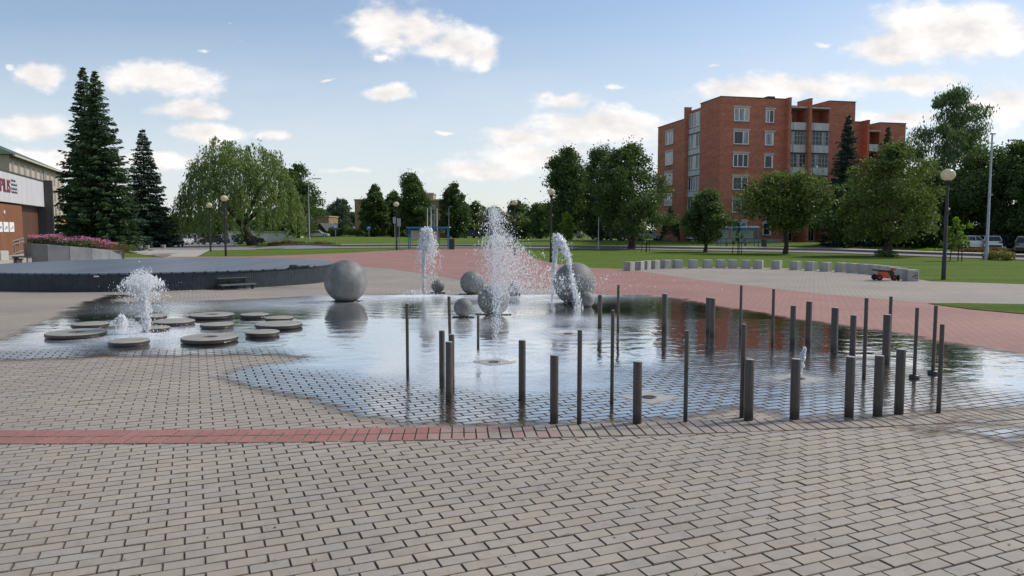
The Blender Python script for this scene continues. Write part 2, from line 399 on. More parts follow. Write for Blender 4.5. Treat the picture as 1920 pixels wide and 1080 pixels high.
# ------------------------------------------------------------------ ground sheets
GX = [-3000, -900, -300]+list(range(-160, 161, 4))+[300, 900, 3000]
GY = [-60, -20]+list(range(0, 261, 4))+[400, 900, 3500]
def structure(o): o['kind'] = 'structure'; return o
X, Yg = np.meshgrid(GX, GY); Z = zf(X, Yg)-.03
nx, ny = len(GX), len(GY)
idx = np.arange(nx*ny).reshape(ny, nx)
F = np.stack([idx[:-1, :-1], idx[:-1, 1:], idx[1:, 1:], idx[1:, :-1]], -1).reshape(-1, 4)
structure(fast_mesh('ground', np.stack([X, Yg, Z], -1).reshape(-1, 3), 4, M['grass'], F=F, smooth=True))
def sheet(name, poly, dz, mat, px=True):
    P = [G(*p) if px and len(p) == 2 else Vector(p) for p in poly]
    bm = bmesh.new()
    f = bm.faces.new([bm.verts.new((p.x, p.y, 0)) for p in P])
    bmesh.ops.triangulate(bm, faces=[f])
    xs = [p.x for p in P]; ys = [p.y for p in P]
    for g in GX:
        if min(xs) < g < max(xs): bmesh.ops.bisect_plane(bm, geom=bm.verts[:]+bm.edges[:]+bm.faces[:], plane_co=(g, 0, 0), plane_no=(1, 0, 0))
    for g in GY:
        if min(ys) < g < max(ys): bmesh.ops.bisect_plane(bm, geom=bm.verts[:]+bm.edges[:]+bm.faces[:], plane_co=(0, g, 0), plane_no=(0, 1, 0))
    for v in bm.verts: v.co.z = gz(v.co.x, v.co.y)+dz
    bmesh.ops.recalc_face_normals(bm, faces=bm.faces)
    for f in bm.faces:
        if f.normal.z < 0: f.normal_flip()
    me = bpy.data.meshes.new(name); bm.to_mesh(me); bm.free(); me.materials.append(mat)
    o = bpy.data.objects.new(name, me); COL.objects.link(o); return structure(o)
YS = 11.4      # modelled pavers up to here
lawn_edge = [(640, 475), (770, 467.5), (850, 466), (960, 465.6), (985, 470), (1000, 485), (1050, 496), (1110, 502.5), (1170, 505)]
plaza = [(-30, YS, 0), (-33, 30, 0), (-30, 44, 0)]+[(150, 484), (235, 483), (310, 483), (368, 482), (470, 481)]+lawn_edge+\
        [(1190, 503), (1250, 501.5), (1330, 501), (1450, 502), (1550, 506), (1650, 512), (1720, 523), (1745, 527.5), (1920, 533), (2200, 542), (30, YS+6, 0), (30, YS, 0)]
sheet('plaza_paving', plaza, 0.0, M['pave_far'])
red = [(300, 481.5), (470, 481)]+lawn_edge+[(1240, 514), (1300, 523), (1400, 535), (1540, 551), (1700, 565), (1800, 570), (2200, 590), (2900, 626), (2900, 806), (1920, 668), (1780, 648), (1600, 622), (1400, 590), (1200, 560),
       (1080, 545), (960, 538), (890, 529), (850, 522), (810, 515), (767, 509), (730, 503), (690, 500.5), (560, 497)]
sheet('red_paving', red, .006, M['red_far'])
sheet('lawn_wedge', [(1738, 570), (1800, 569.5), (1920, 571.5), (2150, 576), (2150, 603), (1920, 590), (1820, 581)], .02, M['grass'])
# bed of the modelled pavers
sheet('paving_bed', [(-15, .9, 0), (15, .9, 0), (15, YS, 0), (-15, YS, 0)], -.0085, M['sand'], px=False)
for q in ([(-60, -60, 0), (60, -60, 0), (60, 1, 0), (-60, 1, 0)], [(-60, 1, 0), (-14.5, 1, 0), (-14.5, YS, 0), (-60, YS, 0)], [(14.5, 1, 0), (60, 1, 0), (60, YS, 0), (14.5, YS, 0)]): sheet('plaza_paving', q, 0.0, M['pave_far'], px=False)
# path and street
sheet('path', [(235, 473), (335, 473), (310, 483), (368, 482), (393, 469.3), (480, 468), (480, 466.6), (300, 466.6), (235, 469)], .003, M['sidewalk'])
near = [(200, 470), (300, 468.2), (393, 468), (480, 467.6), (640, 465.3), (770, 464.3), (960, 464.8), (1100, 466.6), (1240, 468.6), (1400, 471.6), (1560, 474.6), (1720, 480.5), (1920, 487.5), (2300, 500)]
mid = [(480, 463.2), (640, 462), (770, 461.4), (960, 462.3), (1100, 463.8), (1240, 465.6), (1400, 467.8), (1560, 470.6), (1720, 476.4), (1920, 483), (2300, 496)]
far = [(520, 460.5), (640, 459.4), (770, 459), (960, 460.4), (1100, 461.8), (1240, 463.2), (1400, 464.2), (1560, 466), (1720, 472), (1920, 478.5), (2300, 491)]
def lines_sheet(name, A, B, dz, mat):
    A = [G(*p) for p in A]; B = [G(*p) for p in B]
    bm = bmesh.new()
    va = [bm.verts.new((p.x, p.y, 0)) for p in A]; vb = [bm.verts.new((p.x, p.y, 0)) for p in B]
    for i in range(len(A)-1): bm.faces.new((va[i], va[i+1], vb[i+1], vb[i]))
    P = A+B; xs = [p.x for p in P]; ys = [p.y for p in P]
    for g in GX:
        if min(xs) < g < max(xs): bmesh.ops.bisect_plane(bm, geom=bm.verts[:]+bm.edges[:]+bm.faces[:], plane_co=(g, 0, 0), plane_no=(1, 0, 0))
    for g in GY:
        if min(ys) < g < max(ys): bmesh.ops.bisect_plane(bm, geom=bm.verts[:]+bm.edges[:]+bm.faces[:], plane_co=(0, g, 0), plane_no=(0, 1, 0))
    for v in bm.verts: v.co.z = gz(v.co.x, v.co.y)+dz
    for f in bm.faces:
        if f.normal.z < 0: f.normal_flip()
    me = bpy.data.meshes.new(name); bm.to_mesh(me); bm.free(); me.materials.append(mat)
    o = bpy.data.objects.new(name, me); COL.objects.link(o); return structure(o)
mx = [(480, 463.2), (640, 462), (770, 461.4), (960, 462.3), (1100, 463.8), (1240, 465.6), (1400, 467.8), (1560, 470.6), (1720, 476.4), (1920, 483), (2300, 496)]
lines_sheet('road', near[3:], mx, .006, M['asphalt'])
lines_sheet('sidewalk', mid[1:], far[1:], .1, M['sidewalk'])
lines_sheet('street', [(200, 470), (300, 468.3), (393, 468.1), (480, 467.7)], [(200, 461), (300, 460.5), (400, 459.5), (480, 461)], .008, M['asphalt'])
lines_sheet('street', [(315, 460.2), (330, 453), (345, 446.5), (356, 443)], [(446, 460), (420, 453), (398, 446.5), (386, 443)], .010, M['asphalt'])
def strip(name, pxs, w, h, mat):
    P = [G(*p) for p in pxs]; Q = []
    for a, b in zip(P, P[1:]):
        n = max(1, int((b-a).length/3))
        for i in range(n): Q.append(a.lerp(b, i/n))
    Q.append(P[-1]); mb = MB(); V = []; F = []
    for i, p in enumerate(Q):
        d = (Q[min(i+1, len(Q)-1)]-Q[max(i-1, 0)]); n = Vector((-d.y, d.x, 0)).normalized()*w/2
        z = gz(p.x, p.y)
        V += [(p.x-n.x, p.y-n.y, z-.1), (p.x-n.x, p.y-n.y, z+h), (p.x+n.x, p.y+n.y, z+h), (p.x+n.x, p.y+n.y, z-.1)]
    for i in range(len(Q)-1):
        for k in range(3): F.append((i*4+k, i*4+k+1, i*4+4+k+1, i*4+4+k))
    mb.add(V, F); o = mb.build(name, mat); return structure(o)
strip('kerb', mid, .3, .2, M['kerb'])
strip('kerb', near[3:], .18, .03, M['kerb'])
# ---- modelled pavers in front of the fountain
ct, st_ = math.cos(TH), math.sin(TH)
band_up = [(-300, 809), (0, 808), (300, 808), (500, 806), (800, 802), (1000, 797.5), (1220, 792), (1480, 786), (1668, 779), (1920, 763), (2100, 750)]
band_lo = [(-300, 832), (0, 832), (400, 832), (700, 829.5), (900, 824), (1100, 818.5), (1220, 815), (1464, 808.5), (1570, 803), (1700, 797), (1920, 784.5), (2100, 773)]
bu = [G(*p) for p in band_up]; bl = [G(*p) for p in band_lo]
def smooth_poly(P, xs):
    x = [p.x for p in P]; y = [p.y for p in P]
    # smooth by fitting a polynomial
    c = np.polyfit(x, y, 5); return np.polyval(c, xs)
xs = np.arange(-5.2, 5.6, .02)
mid_y = (smooth_poly(bu, xs)+smooth_poly(bl, xs))/2
BW = .205
def band_y(x): return np.interp(x, xs, mid_y)
def paver_mesh(name, C, A, hx, hy, mat, seed=1, z0=0.0, jit=.0011):
    """C centres (n,2); A angle (n,); half sizes; one bevelled stone each"""
    r = np.random.default_rng(seed); n = len(C)
    hx = np.broadcast_to(hx, n); hy = np.broadcast_to(hy, n)
    sg = np.array([(-1, -1), (1, -1), (1, 1), (-1, 1)])
    V = np.zeros((n, 12, 3)); tx = r.normal(0, .006, n); ty = r.normal(0, .008, n); dz = r.normal(0, jit, n)
    for lv, (ins, z) in enumerate(((.004, 0), (.0, -.005), (.0, -.02))):
        for k in range(4):
            lx = sg[k, 0]*(hx-ins); ly = sg[k, 1]*(hy-ins)
            V[:, lv*4+k, 0] = C[:, 0]+lx*np.cos(A)-ly*np.sin(A)
            V[:, lv*4+k, 1] = C[:, 1]+lx*np.sin(A)+ly*np.cos(A)
            V[:, lv*4+k, 2] = z0+z+dz+(lx*tx+ly*ty if lv < 2 else 0)
    f = [(0, 1, 2, 3)]+[(4+k, 4+(k+1) % 4, (k+1) % 4, k) for k in range(4)]+[(8+k, 8+(k+1) % 4, 4+(k+1) % 4, 4+k) for k in range(4)]
    F = (np.array(f)[None]+(np.arange(n)*12)[:, None, None]).reshape(-1, 4)
    o = fast_mesh(name, V.reshape(-1, 3), 4, [mat, M['joint_edge']], F=F)
    mi = np.ones(len(F), dtype=np.int32); mi[::9] = 0; o.data.polygons.foreach_set('material_index', mi)
    return structure(o)
cs = []
for r in range(-60, 180):
    yy = (r+.5)*.1
    off = .1 if r % 2 else 0
    k = np.arange(-100, 130); xx = k*.2-off+.1
    cs.append(np.stack([xx, np.full(len(xx), yy)], -1))
cs = np.concatenate(cs)
C = np.stack([cs[:, 0]*ct-cs[:, 1]*st_, cs[:, 0]*st_+cs[:, 1]*ct], -1)
ok = (C[:, 1] > 1.0) & (C[:, 1] < YS+.02) & (abs(C[:, 0]) < 14.55)
inb = abs(C[:, 1]-band_y(C[:, 0])) < BW-.065
ok &= ~inb
C = C[ok]
paver_mesh('near_paving', C, np.full(len(C), TH), .1-.0030, .05-.0032, M['pave_geo'])
# soldier band: two courses of stones, red on the left, greyish on the right
s = np.concatenate([[0], np.cumsum(np.hypot(np.diff(xs), np.diff(mid_y)))])
u = np.arange(.05, s[-1]-.05, .1); bx = np.interp(u, s, xs); by = np.interp(u, s, mid_y)
ang = np.arctan2(np.gradient(by), np.gradient(bx))
Cb = []; Ab = []; Tb = []
for q in (-1, 1):
    Cb.append(np.stack([bx-np.sin(ang)*q*.1015, by+np.cos(ang)*q*.1015], -1)); Ab.append(ang)
Cb = np.concatenate(Cb); Ab = np.concatenate(Ab)
ppx = 960+Cb[:, 0]/Cb[:, 1]*FPX
isred = ppx+np.random.default_rng(2).normal(0, 45, len(ppx)) < 790
pink = (~isred) & (ppx+np.random.default_rng(6).normal(0, 75, len(ppx)) < 985)
paver_mesh('band_paving', Cb[pink], Ab[pink], .0465, .0975, paver_geo('pink_pavers', (.31, .205, .175)), 5, .0075)
paver_mesh('band_paving', Cb[isred], Ab[isred], .0465, .0975, M['red_geo'], 3, .0075)
isg = ~isred & ~pink
paver_mesh('band_paving', Cb[isg], Ab[isg], .0465, .0975, M['band_geo'], 4, .0075)

# ------------------------------------------------------------------ the shallow water
def pip(P, x, y):
    """signed distance (positive inside) of points to polygon P"""
    P = np.array([(p[0], p[1]) for p in P]); n = len(P)
    ins = np.zeros(x.shape, bool); d = np.full(x.shape, 1e9)
    for i in range(n):
        a = P[i]; b = P[(i+1) % n]
        c = (a[1] > y) != (b[1] > y)
        with np.errstate(divide='ignore', invalid='ignore'):
            ins ^= c & (x < (b[0]-a[0])*(y-a[1])/(b[1]-a[1])+a[0])
        e = b-a; L = e@e
        t = np.clip(((x-a[0])*e[0]+(y-a[1])*e[1])/L, 0, 1)
        d = np.minimum(d, np.hypot(x-a[0]-t*e[0], y-a[1]-t*e[1]))
    return np.where(ins, d, -d)
upper = [(-120, 665), (0, 636), (60, 611), (110, 590), (150, 571), (190, 555), (225, 547), (330, 545), (250, 553), (205, 566), (330, 566), (480, 559.5), (590, 555.5), (650, 556), (700, 551.5), (760, 549), (850, 546), (930, 543), (1000, 541), (1110, 541), (1200, 551.5), (1300, 566), (1400, 582),
         (1500, 597.5), (1600, 612.5), (1700, 628), (1780, 641), (1850, 652), (1920, 663), (2100, 690)]
outer = [G(*p) for p in upper+[(2200, 762), (1920, 768), (1800, 774), (1690, 783), (1570, 788), (1470, 791), (1455, 778), (1400, 767), (1330, 777), (1280, 792), (1200, 796), (1000, 800), (860, 802), (740, 800), (640, 776), (560, 750), (440, 724), (395, 706), (440, 692), (520, 681), (560, 671), (480, 667), (330, 670), (180, 672), (100, 676), (0, 678), (-120, 690)]]
deep = [G(*p) for p in upper+[(2200, 745), (1920, 752), (1800, 728), (1700, 700), (1600, 684), (1500, 668), (1420, 660), (1350, 672), (1230, 700), (1180, 735), (1060, 752), (900, 748), (760, 742), (690, 722), (600, 704), (500, 694), (560, 676), (480, 660), (330, 660), (200, 662), (0, 664), (-120, 680)]]
patch = [G(*p) for p in [(1745, 812), (1830, 795), (1960, 790), (1960, 820), (1880, 832), (1790, 826)]]
wx = np.arange(-14.5, 13.5, .075); wy = np.arange(4.9, 20.6, .075)
WX, WY = np.meshgrid(wx, wy)
n1 = fbm(WX*1.1+7, WY*1.1, 3, 5)-.5; n2 = fbm(WX*3.5, WY*3.5+5, 9, 4)-.5
far_k = np.clip((WY-6)/10, .25, 1.2)
n3 = fbm(WX*9, WY*9+3, 17, 3)-.5
so = pip(outer, WX, WY)+(n1*.6+n2*.45+n3*.22)*far_k; sd = pip(deep, WX, WY)+(n1*1.1+n2*.5)*np.clip(far_k, .5, 1)
sp = pip(patch, WX, WY)+(n1*.8+n2*.6)+.06
damp = sstep(-.06, .16, np.maximum(so, sp)); wet = np.maximum(sstep(-.05, .22, so+n3*.25), sstep(-.02, .25, sp)); film = 1-sstep(-.1, .55, sd)
# splash foam at the jets; far-edge spots paint bright sky glare white
foam = np.zeros_like(WX); rough = np.zeros_like(WX)
foam_glare_px = [(272, 628, .9, 1.0), (228, 606, .45, .5), (793, 552, .8, .6), (927, 678, .75, 1.0), (1065, 627, .6, .9), (1040, 565, .9, .8), (1497, 712, .45, .35), (940, 575, 1.0, .5), (1000, 549, 2.4, 1.5), (760, 553, 2.2, 1.1), (880, 553, 1.9, 1.1), (660, 562, 1.2, .7), (1080, 552, 1.4, .9), (330, 575, 1.6, .35), (520, 570, 1.8, .4), (1080, 600, .9, .5), (880, 610, .8, .45)]
for (px, py, r, a) in foam_glare_px:
    g = G(px, py); d = np.hypot(WX-g.x, WY-g.y)
    nz = fbm(WX*2.3, WY*2.3, int(px), 4)
    foam = np.maximum(foam, a*np.exp(-(d/r)**2)*(.35+1.1*nz))
    rough = np.maximum(rough, .8*np.exp(-(d/(r*1.25))**2))
for (px, py, r) in [(760, 712, .8), (880, 730, .8), (1000, 722, .8), (1120, 710, .7), (1200, 700, .6), (180, 648, 1.2), (330, 640, 1.2)]:
    g = G(px, py); d = np.hypot(WX-g.x, WY-g.y); rough = np.maximum(rough, .6*np.exp(-(d/r)**2))
fleck = np.zeros_like(WX)
for (px, py, r, a) in [(1300, 590, 1.6, .8), (1420, 610, 1.6, .9), (1540, 640, 1.5, .8), (1640, 655, 1.4, .8), (1420, 650, 1.2, .7), (1760, 655, 1.5, .8), (1200, 570, 1.6, .7), (250, 575, 2.0, .7), (420, 575, 2.0, .4)]:
    g = G(px, py); fleck = np.maximum(fleck, a*np.exp(-(np.hypot(WX-g.x, WY-g.y)/r)**2)*np.clip(.2+1.6*(fbm(WX*.9+3, WY*1.5, 31, 4)-.25), 0, 1))
keep = (damp > .001)
vi = np.full(WX.shape, -1); vid = np.argwhere(np.ones_like(keep)); 
fk = keep[:-1, :-1] | keep[1:, :-1] | keep[:-1, 1:] | keep[1:, 1:]
iy, ix = np.nonzero(fk); nxw = len(wx)
Fq = np.stack([iy*nxw+ix, iy*nxw+ix+1, (iy+1)*nxw+ix+1, (iy+1)*nxw+ix], -1)
used, inv = np.unique(Fq, return_inverse=True); Fq = inv.reshape(-1, 4)
ring = np.zeros_like(WX)
for (px, py, L, a) in [(927, 678, .34, 1.0), (1065, 627, .36, 1.0), (793, 552, .5, .9), (1497, 712, .26, .6), (272, 628, .42, 1.0), (1040, 565, .5, .9), (227, 608, .3, .6)]:
    g = G(px, py); d = np.hypot(WX-g.x, WY-g.y)*(1+.25*(fbm(WX*1.7, WY*1.7, int(px), 3)-.5)); ring += a*.0032*np.sin(2*PI*d/L)*np.exp(-d/1.0)*np.clip(d/.3, 0, 1)
ring *= np.clip(so*2.5, 0, 1)
WV = np.stack([WX, WY, zf(WX, WY)+.0135+np.maximum(ring, -.006)], -1).reshape(-1, 3)[used]
def water_mat():
    m, t, out = new_mat('shallow_water')
    A = {k: t.n('ShaderNodeAttribute', attribute_name=k).outputs['Fac'] for k in ('damp', 'wet', 'film', 'foam', 'rough')}
    oc, bv = brick_vec(t)
    br = t.n('ShaderNodeTexBrick', {'Vector': bv, 'Scale': 1.0, 'Mortar Size': .010, 'Mortar Smooth': .2, 'Brick Width': .2, 'Row Height': .1})
    joint = br.outputs[1]
    # long lazy ripples, fine ripples, splash pocking
    w1 = t.noise(t.n('ShaderNodeMapping', {'Vector': oc, 'Scale': (1, 1.6, 1)}).outputs[0], 2.2, 3, .5)
    w2 = t.noise(oc, 9, 3, .55); w3 = t.noise(oc, 38, 3, .7)
    b1 = t.n('ShaderNodeBump', {'Height': w1, 'Strength': .085, 'Distance': .08})
    b2 = t.n('ShaderNodeBump', {'Height': w2, 'Strength': t.m('ADD', .05, t.m('MULTIPLY', A['rough'], .16)), 'Distance': .03, 'Normal': b1.outputs[0]})
    b3 = t.n('ShaderNodeBump', {'Height': w3, 'Strength': t.m('MULTIPLY', A['rough'], .22), 'Distance': .02, 'Normal': b2.outputs[0]})
    # stones under a thin film each carry their own slight tilt
    fb = t.n('ShaderNodeBump', {'Height': t.m('SUBTRACT', 1.0, joint), 'Strength': t.m('MULTIPLY', A['film'], .12), 'Distance': .01, 'Normal': b3.outputs[0]})
    fr = t.n('ShaderNodeFresnel', {'IOR': 2.6, 'Normal': fb.outputs[0]}).outputs[0]
    fr = t.m('POWER', fr, .22)
    jm = t.m('SUBTRACT', 1.0, t.m('MULTIPLY', joint, t.m('MULTIPLY', A['film'], 1.0)))
    thin = t.noise(oc, 4.5, 5, .65)
    th = t.m('SUBTRACT', 1.0, t.m('MULTIPLY', A['film'], t.m('MULTIPLY', .6, t.m('SUBTRACT', thin, .15))))
    fac = t.m('MULTIPLY', t.m('MULTIPLY', fr, A['wet']), t.m('MULTIPLY', jm, th), clamp=True)
    tint = t.mix(A['damp'], (1, 1, 1), (.6, .54, .46))
    tr = t.n('ShaderNodeBsdfTransparent', {'Color': tint})
    gl = t.n('ShaderNodeBsdfGlossy', {'Color': (1, 1, 1, 1), 'Roughness': t.m('ADD', .045, t.m('MULTIPLY', A['film'], .1)), 'Normal': fb.outputs[0]})
    mx = t.n('ShaderNodeMixShader', {0: fac, 1: tr.outputs[0], 2: gl.outputs[0]})
    fd = t.n('ShaderNodeBsdfDiffuse', {'Color': (.75, .78, .82, 1)})  # white laid over the water for foam and for the painted glare
    fn = t.noise(oc, 22, 5, .7)
    fl = t.m('MULTIPLY', t.n('ShaderNodeAttribute', attribute_name='fleck').outputs['Fac'], t.ramp(t.noise(t.n('ShaderNodeMapping', {'Vector': oc, 'Scale': (1, 1.5, 1)}).outputs[0], 16, 6, .72), [(.58, (0, 0, 0)), (.68, (1, 1, 1))]))
    ff = t.m('MULTIPLY', t.m('MAXIMUM', A['foam'], fl), t.ramp(fn, [(.32, (.1, .1, .1)), (.6, (1, 1, 1))]), clamp=True)
    m2 = t.n('ShaderNodeMixShader', {0: t.m('MULTIPLY', ff, .85), 1: mx.outputs[0], 2: fd.outputs[0]})
    t.t.links.new(m2.outputs[0], out.inputs[0]); return m
M['water'] = water_mat()
wo = structure(fast_mesh('water', WV, 4, M['water'], F=Fq, smooth=True))
for k, arr in (('damp', damp), ('wet', wet), ('film', film), ('foam', foam), ('rough', rough), ('fleck', fleck)):
    a = wo.data.attributes.new(k, 'FLOAT', 'POINT'); a.data.foreach_set('value', arr.ravel()[used].astype(np.float32))

# moss, grit and bits of leaf on the stones
r = np.random.default_rng(90); n = 900
gx = r.uniform(-4, 4, n)*1.2; gy = 3.2+r.uniform(0, 1, n)**1.4*8; rw = np.round((-gx*st_+gy*ct)*10)/10; along = gx*ct+gy*st_
k = r.uniform(size=n) < .45
px_ = np.where(k, along*ct-rw*st_, gx); py_ = np.where(k, along*st_+rw*ct, gy)
P = np.stack([px_, py_, np.full(n, .004)], -1); P = np.repeat(P, 3, 0)+r.normal(size=(n*3, 3))*np.array([.006, .006, .001])
P = P[np.abs(P[:, 1]-band_y(P[:, 0])) > 0]
sz = .0022*r.lognormal(0, .5, len(P)); a = r.uniform(0, 2*PI, len(P)); U = np.stack([np.cos(a), np.sin(a), r.normal(0, .2, len(P))], -1); W = np.stack([-np.sin(a), np.cos(a), r.normal(0, .2, len(P))], -1)
V = np.stack([P-U*sz[:, None]*1.6, P-W*sz[:, None], P+U*sz[:, None]*1.6, P+W*sz[:, None]], 1).reshape(-1, 3)
tag(fast_mesh('grit', V, 4, simple('grit', (.035, .028, .02), .9, var=.5, scale=40)), 'dark grit and leaf crumbs scattered over the paving stones', 'grit', kind='stuff')
n = 46; gx = r.uniform(-2.6, 3.2, n); gy = r.uniform(3.4, 6.6, n); rw = np.round((-gx*st_+gy*ct)*10)/10; along = gx*ct+gy*st_
P = np.stack([along*ct-rw*st_, along*st_+rw*ct, np.zeros(n)], -1); m = 26; P = np.repeat(P, m, 0); s_ = r.normal(0, .022, n*m); P += np.stack([s_*ct, s_*st_, np.zeros(n*m)], -1)+r.normal(size=(n*m, 3))*np.array([.003, .003, 0])
hgt = r.uniform(.003, .011, n*m); a = r.uniform(0, 2*PI, n*m); B = np.stack([np.cos(a)*.0016, np.sin(a)*.0016, np.zeros(n*m)], -1); T = np.stack([r.normal(0, .004, n*m), r.normal(0, .004, n*m), hgt], -1)
V = np.stack([P-B, P+B, P+T+B*.4, P+T-B*.4], 1).reshape(-1, 3)
tag(fast_mesh('moss', V, 4, M['leaf_mid']), 'green moss sprouting in a few joints of the paving', 'moss', kind='stuff')
# ------------------------------------------------------------------ stone spheres
def stone_ball(px, cy, d_px, base_py, label, plate, rel=.0):
    g = G(px, base_py); D = d_px/FPX*(g.y+.0)
    r = D/2; root = empty('stone_ball', (g.x, g.y+r*.25, g.z), label, 'stone ball', 'stone balls in the fountain')
    zc = at(px, cy, g.y).z-g.z
    mb = MB(); n = 40; prof = [(r*math.sin(PI*i/n), -r*math.cos(PI*i/n)) for i in range(n+1)]
    prof[0] = (.0001, -r); prof[-1] = (.0001, r)
    mb.lathe(prof, 56, cap=False); o = mb.build('ball', M['sphere'], root, (0, 0, zc)); o.rotation_euler = (.12*math.sin(px), .1*math.cos(px), px)
    mb = MB(); zt = max(.03, zc-r*.93)
    if plate == 'cross':
        mb.box(-r*1.12, r*1.12, -.06, .06, zt-.06, zt, bev=.006); mb.box(-.06, .06, -r*1.1, r*1.1, zt-.062, zt-.002, bev=.006)
        mb.lathe([(r*.34, 0), (r*.34, zt-.05)], 20)
    else:
        mb.lathe([(r*.62, 0), (r*.62, zt*.9), (r*.5, zt+.02)], 28)
        mb.box(-r*.72, r*.72, -r*.5, r*.5, 0, zt*.55, bev=.01)
    b = mb.build('base', M['darkwet'], root); b.rotation_euler = (0, 0, .15*math.sin(px*3))
    return root
stone_ball(647, 528, 81, 567, 'large grey concrete ball standing alone in the water beside the dark deck', 'disc')
stone_ball(821, 536.5, 25, 551, 'small stone ball on a cross plate beside the mushroom shaped white jet', 'cross')
stone_ball(885, 530.5, 45, 553, 'mid sized dark stone ball near the far edge, between the smallest balls', 'cross')
stone_ball(963, 539, 24, 556, 'small pale ball veiled by the spray of the tallest jet', 'cross')
stone_ball(925, 563, 60, 592, 'stone ball on a cross plate with the tallest jet splashing across its front', 'cross')
stone_ball(868.5, 577, 36, 597, 'lowest nearest small stone ball on a dark cross plate with a clear reflection', 'cross')
stone_ball(1078, 532, 80, 572, 'large concrete ball behind the arching water jet', 'disc')
stone_ball(1100, 561.5, 30, 576, 'small stone ball touching the front of the right hand large ball', 'disc')
# ------------------------------------------------------------------ stepping discs
def disc(px, py, hw, hole, label):
    zt = .085
    d = ray(px, py); t = 0
    Yd = 14
    for _ in range(8): 
        X_ = d.x/d.y*Yd; Yd = (H-(gz(X_, Yd)+zt))/(-d.z/d.y)
    r = hw/FPX*Yd; x = d.x/d.y*Yd; z0 = gz(x, Yd)
    root = empty('stepping_disc', (x, Yd, z0), label, 'stepping disc', 'round stepping discs in the shallow water')
    mb = MB()
    ri = r*.29 if hole else .0001
    prof = [(ri, zt-.055), (r-.004, zt-.055), (r, zt-.045), (r, zt-.008), (r-.008, zt), (ri, zt)]
    if hole: prof += [(ri, zt-.055)]
    mb.lathe(prof, 44, cap=False, sm=False)
    mb.mi = [1 if (i//44) in (0, 1, 2) else 0 for i in range(len(mb.f))]; mb.build('slab', [M['disc'], M['darkwet']], root)
    mb = MB(); mb.lathe([(r*.9, 0), (r*.94, zt-.05)], 36, cap=False)
    if hole: mb.lathe([(ri*1.15, 0), (ri*1.15, zt-.05)], 24, cap=False)
    mb.lathe([(r*.9, .002), (ri*1.16 if hole else .0001, .002)], 36, cap=False)
    mb.build('plinth', M['darkwet'], root)
for a in [(143, 622, 52, 1, 'leftmost ring shaped concrete disc with a round hole'), (169, 606, 32, 0, 'plain round disc just behind the leftmost ring disc'),
          (242, 637.5, 36, 0, 'nearest plain disc directly in front of the bushy left jet'), (283, 591.5, 28, 0, 'far plain disc half hidden behind the bushy left jet'),
          (325, 601, 38, 0, 'broad plain disc immediately right of the bushy left jet'), (397, 589, 40, 1, 'far ring disc with a hole near the dry paving'),
          (477, 588.5, 26, 0, 'smallest far disc right of the far ring disc'), (407, 607, 30, 0, 'plain disc between the far and the near ring discs'),
          (523, 594.5, 26, 0, 'small plain disc right behind the widest plain disc on the right'), (523, 606, 43, 0, 'widest plain disc at the right end of the group'),
          (492, 621, 31, 0, 'plain disc in front of the widest plain disc'), (393, 631, 51, 1, 'nearest ring disc with a round hole in the middle'),
          (293, 613, 24, 0, 'little wet disc right behind the foot of the bushy left jet')]:
    disc(*a)
